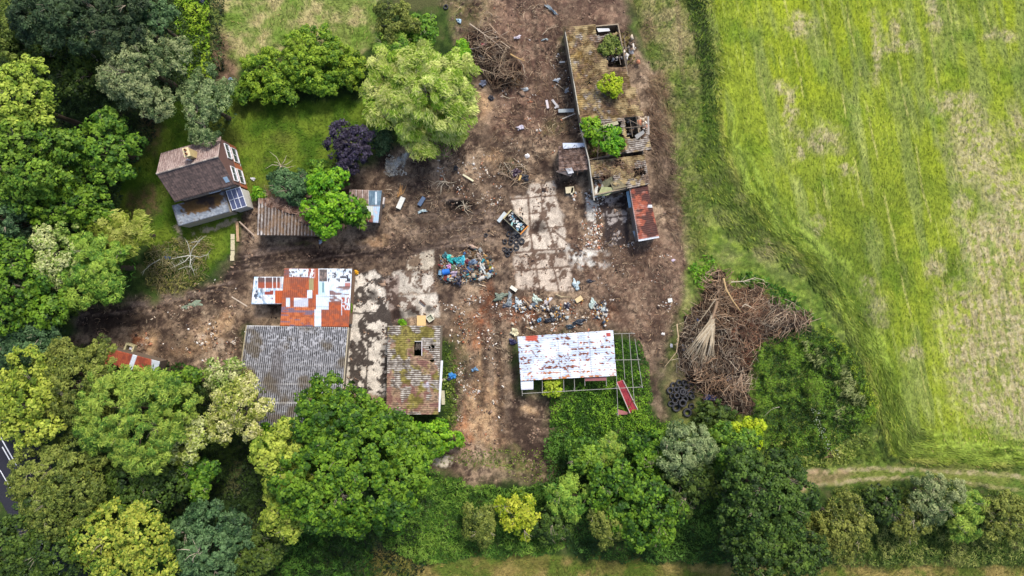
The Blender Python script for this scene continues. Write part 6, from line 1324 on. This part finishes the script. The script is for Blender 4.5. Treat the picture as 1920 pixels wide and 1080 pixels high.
limb('branch', [z2(1000, 770, .2), z2(1040, 800, .3), z2(1085, 840, .2)], .04, (196, 180, 156), 'thin stick between the two crumpled sheets', 1, .4, seed=10)
def z3(x, y, z=.4): return (900+x/6.355, 180+y/6.355, z)
limb('pole', [z3(285, 790), z3(340, 870, .6), z3(395, 960, .5)], .07, (170, 156, 134), 'straight grey pole at the small branch heap', 0)
limb('branch', [z3(200, 900), z3(330, 950, .5), z3(480, 1060, .3)], .08, (150, 130, 108), 'curved branch lying in front of the small branch heap', 4, .7)
limb('branch', [z3(400, 740, .3), z3(500, 830, .6), z3(590, 900, .5)], .05, (170, 150, 124), 'thin branch right of the small branch heap', 3, .7)
def z6(x, y, z=.4): return (900+x/7.385, 520+y/7.385, z)
limb('branch', [z6(595, 290), z6(690, 390, .5), z6(820, 495, .4)], .05, (214, 184, 150), 'pale branch in the rubbish strip', 4, .6)
limb('branch', [z6(640, 690), z6(740, 730, .3), z6(790, 750, .3)], .05, (206, 186, 156), 'pale stick above the tin roof corner', 1, .4)
limb('branch', [z6(1050, 235), z6(1140, 268, .4), z6(1265, 275, .3)], .05, (206, 190, 150), 'long thin stick left of the tan carton', 2, .4)
def z5(x, y, z=1.0): return (120+x/4.153, 440+y/4.153, z)
g = MB(); of = P(357, 478, 0); gl = A(196, 196, 180)
for pts, w in [([(985, 160, .9), (900, 175, 1.2), (830, 190, 1.0)], .07), ([(985, 160, .9), (940, 210, 1.2), (830, 262, .8)], .06), ([(985, 160, .9), (1000, 110, 1.4), (1080, 20, 1.5)], .06), ([(985, 160, .9), (970, 90, 1.5), (955, 40, 1.6)], .05), ([(985, 160, .9), (985, 230, 1.2), (1020, 320, .7)], .05), ([(985, 160, .9), (1060, 175, 1.3), (1130, 150, 1.2)], .05), ([(1020, 170, .6), (985, 200, .9), (975, 260, 1.0)], .06), ([(890, 270, .7), (960, 245, 1.1), (1000, 250, 1.0)], .04), ([(750, 190, .6), (680, 230, .7), (600, 300, .5)], .05), ([(990, 60, 1.4), (1050, 50, 1.5), (1110, 5, 1.3)], .04)]:
    g.tube([P(*z5(*p)) for p in pts], [w, w*.75, w*.25], gl, 5)
    for k in range(4):
        a, b = np.array(pts[1]), np.array(pts[2]); q = a+(b-a)*r.uniform(0, .9); e = q+np.array([r.uniform(-50, 50), r.uniform(-50, 50), r.uniform(-.1, .2)]); g.tube([P(*z5(*q)), P(*z5(*e))], [w*.4, w*.1], gl, 4)
o = g.build('fallen_branches', M_BARK, None, of); o.location = of; tagp(o, 'bleached bare branches fallen in the garden corner by the blue bucket', 'branch')
# bare branches in the crowns
for (x, y, z, s, lb, sd_) in [(368, 1038, 9.0, 1.0, 'bare grey branches poking from the grey-green tree', 31), (525, 310, 3.0, 1.0, 'bare twigs rising behind the striped shed', 32), (835, 340, .5, .9, 'pale root fork in the middle yard', 33), (870, 385, .0, .8, 'roots in the dug hole', 34), (745, 370, .3, .9, 'splintered timbers beside the patched tin shed', 35)]:
    g = MB(); rr = random.Random(sd_); of = P(x, y, 0)
    for i in range(9):
        a = rr.uniform(0, 6.28) if sd_ != 35 else rr.uniform(.3, 1.3); L = rr.uniform(.8, 2.2)*s; b = P(x, y, z)
        g.tube([b+[0, 0, -.3 if z > 1 else .05], b+[math.cos(a)*L*.5, math.sin(a)*L*.5, .3], b+[math.cos(a+.3)*L, math.sin(a+.3)*L, .25]], [.05, .035, .012], A(196, 182, 158) if sd_ != 35 else A(200, 150, 90), 4)
    o = g.build('bare_branches', M_BARK, None, of); o.location = of; tagp(o, lb, 'branch')
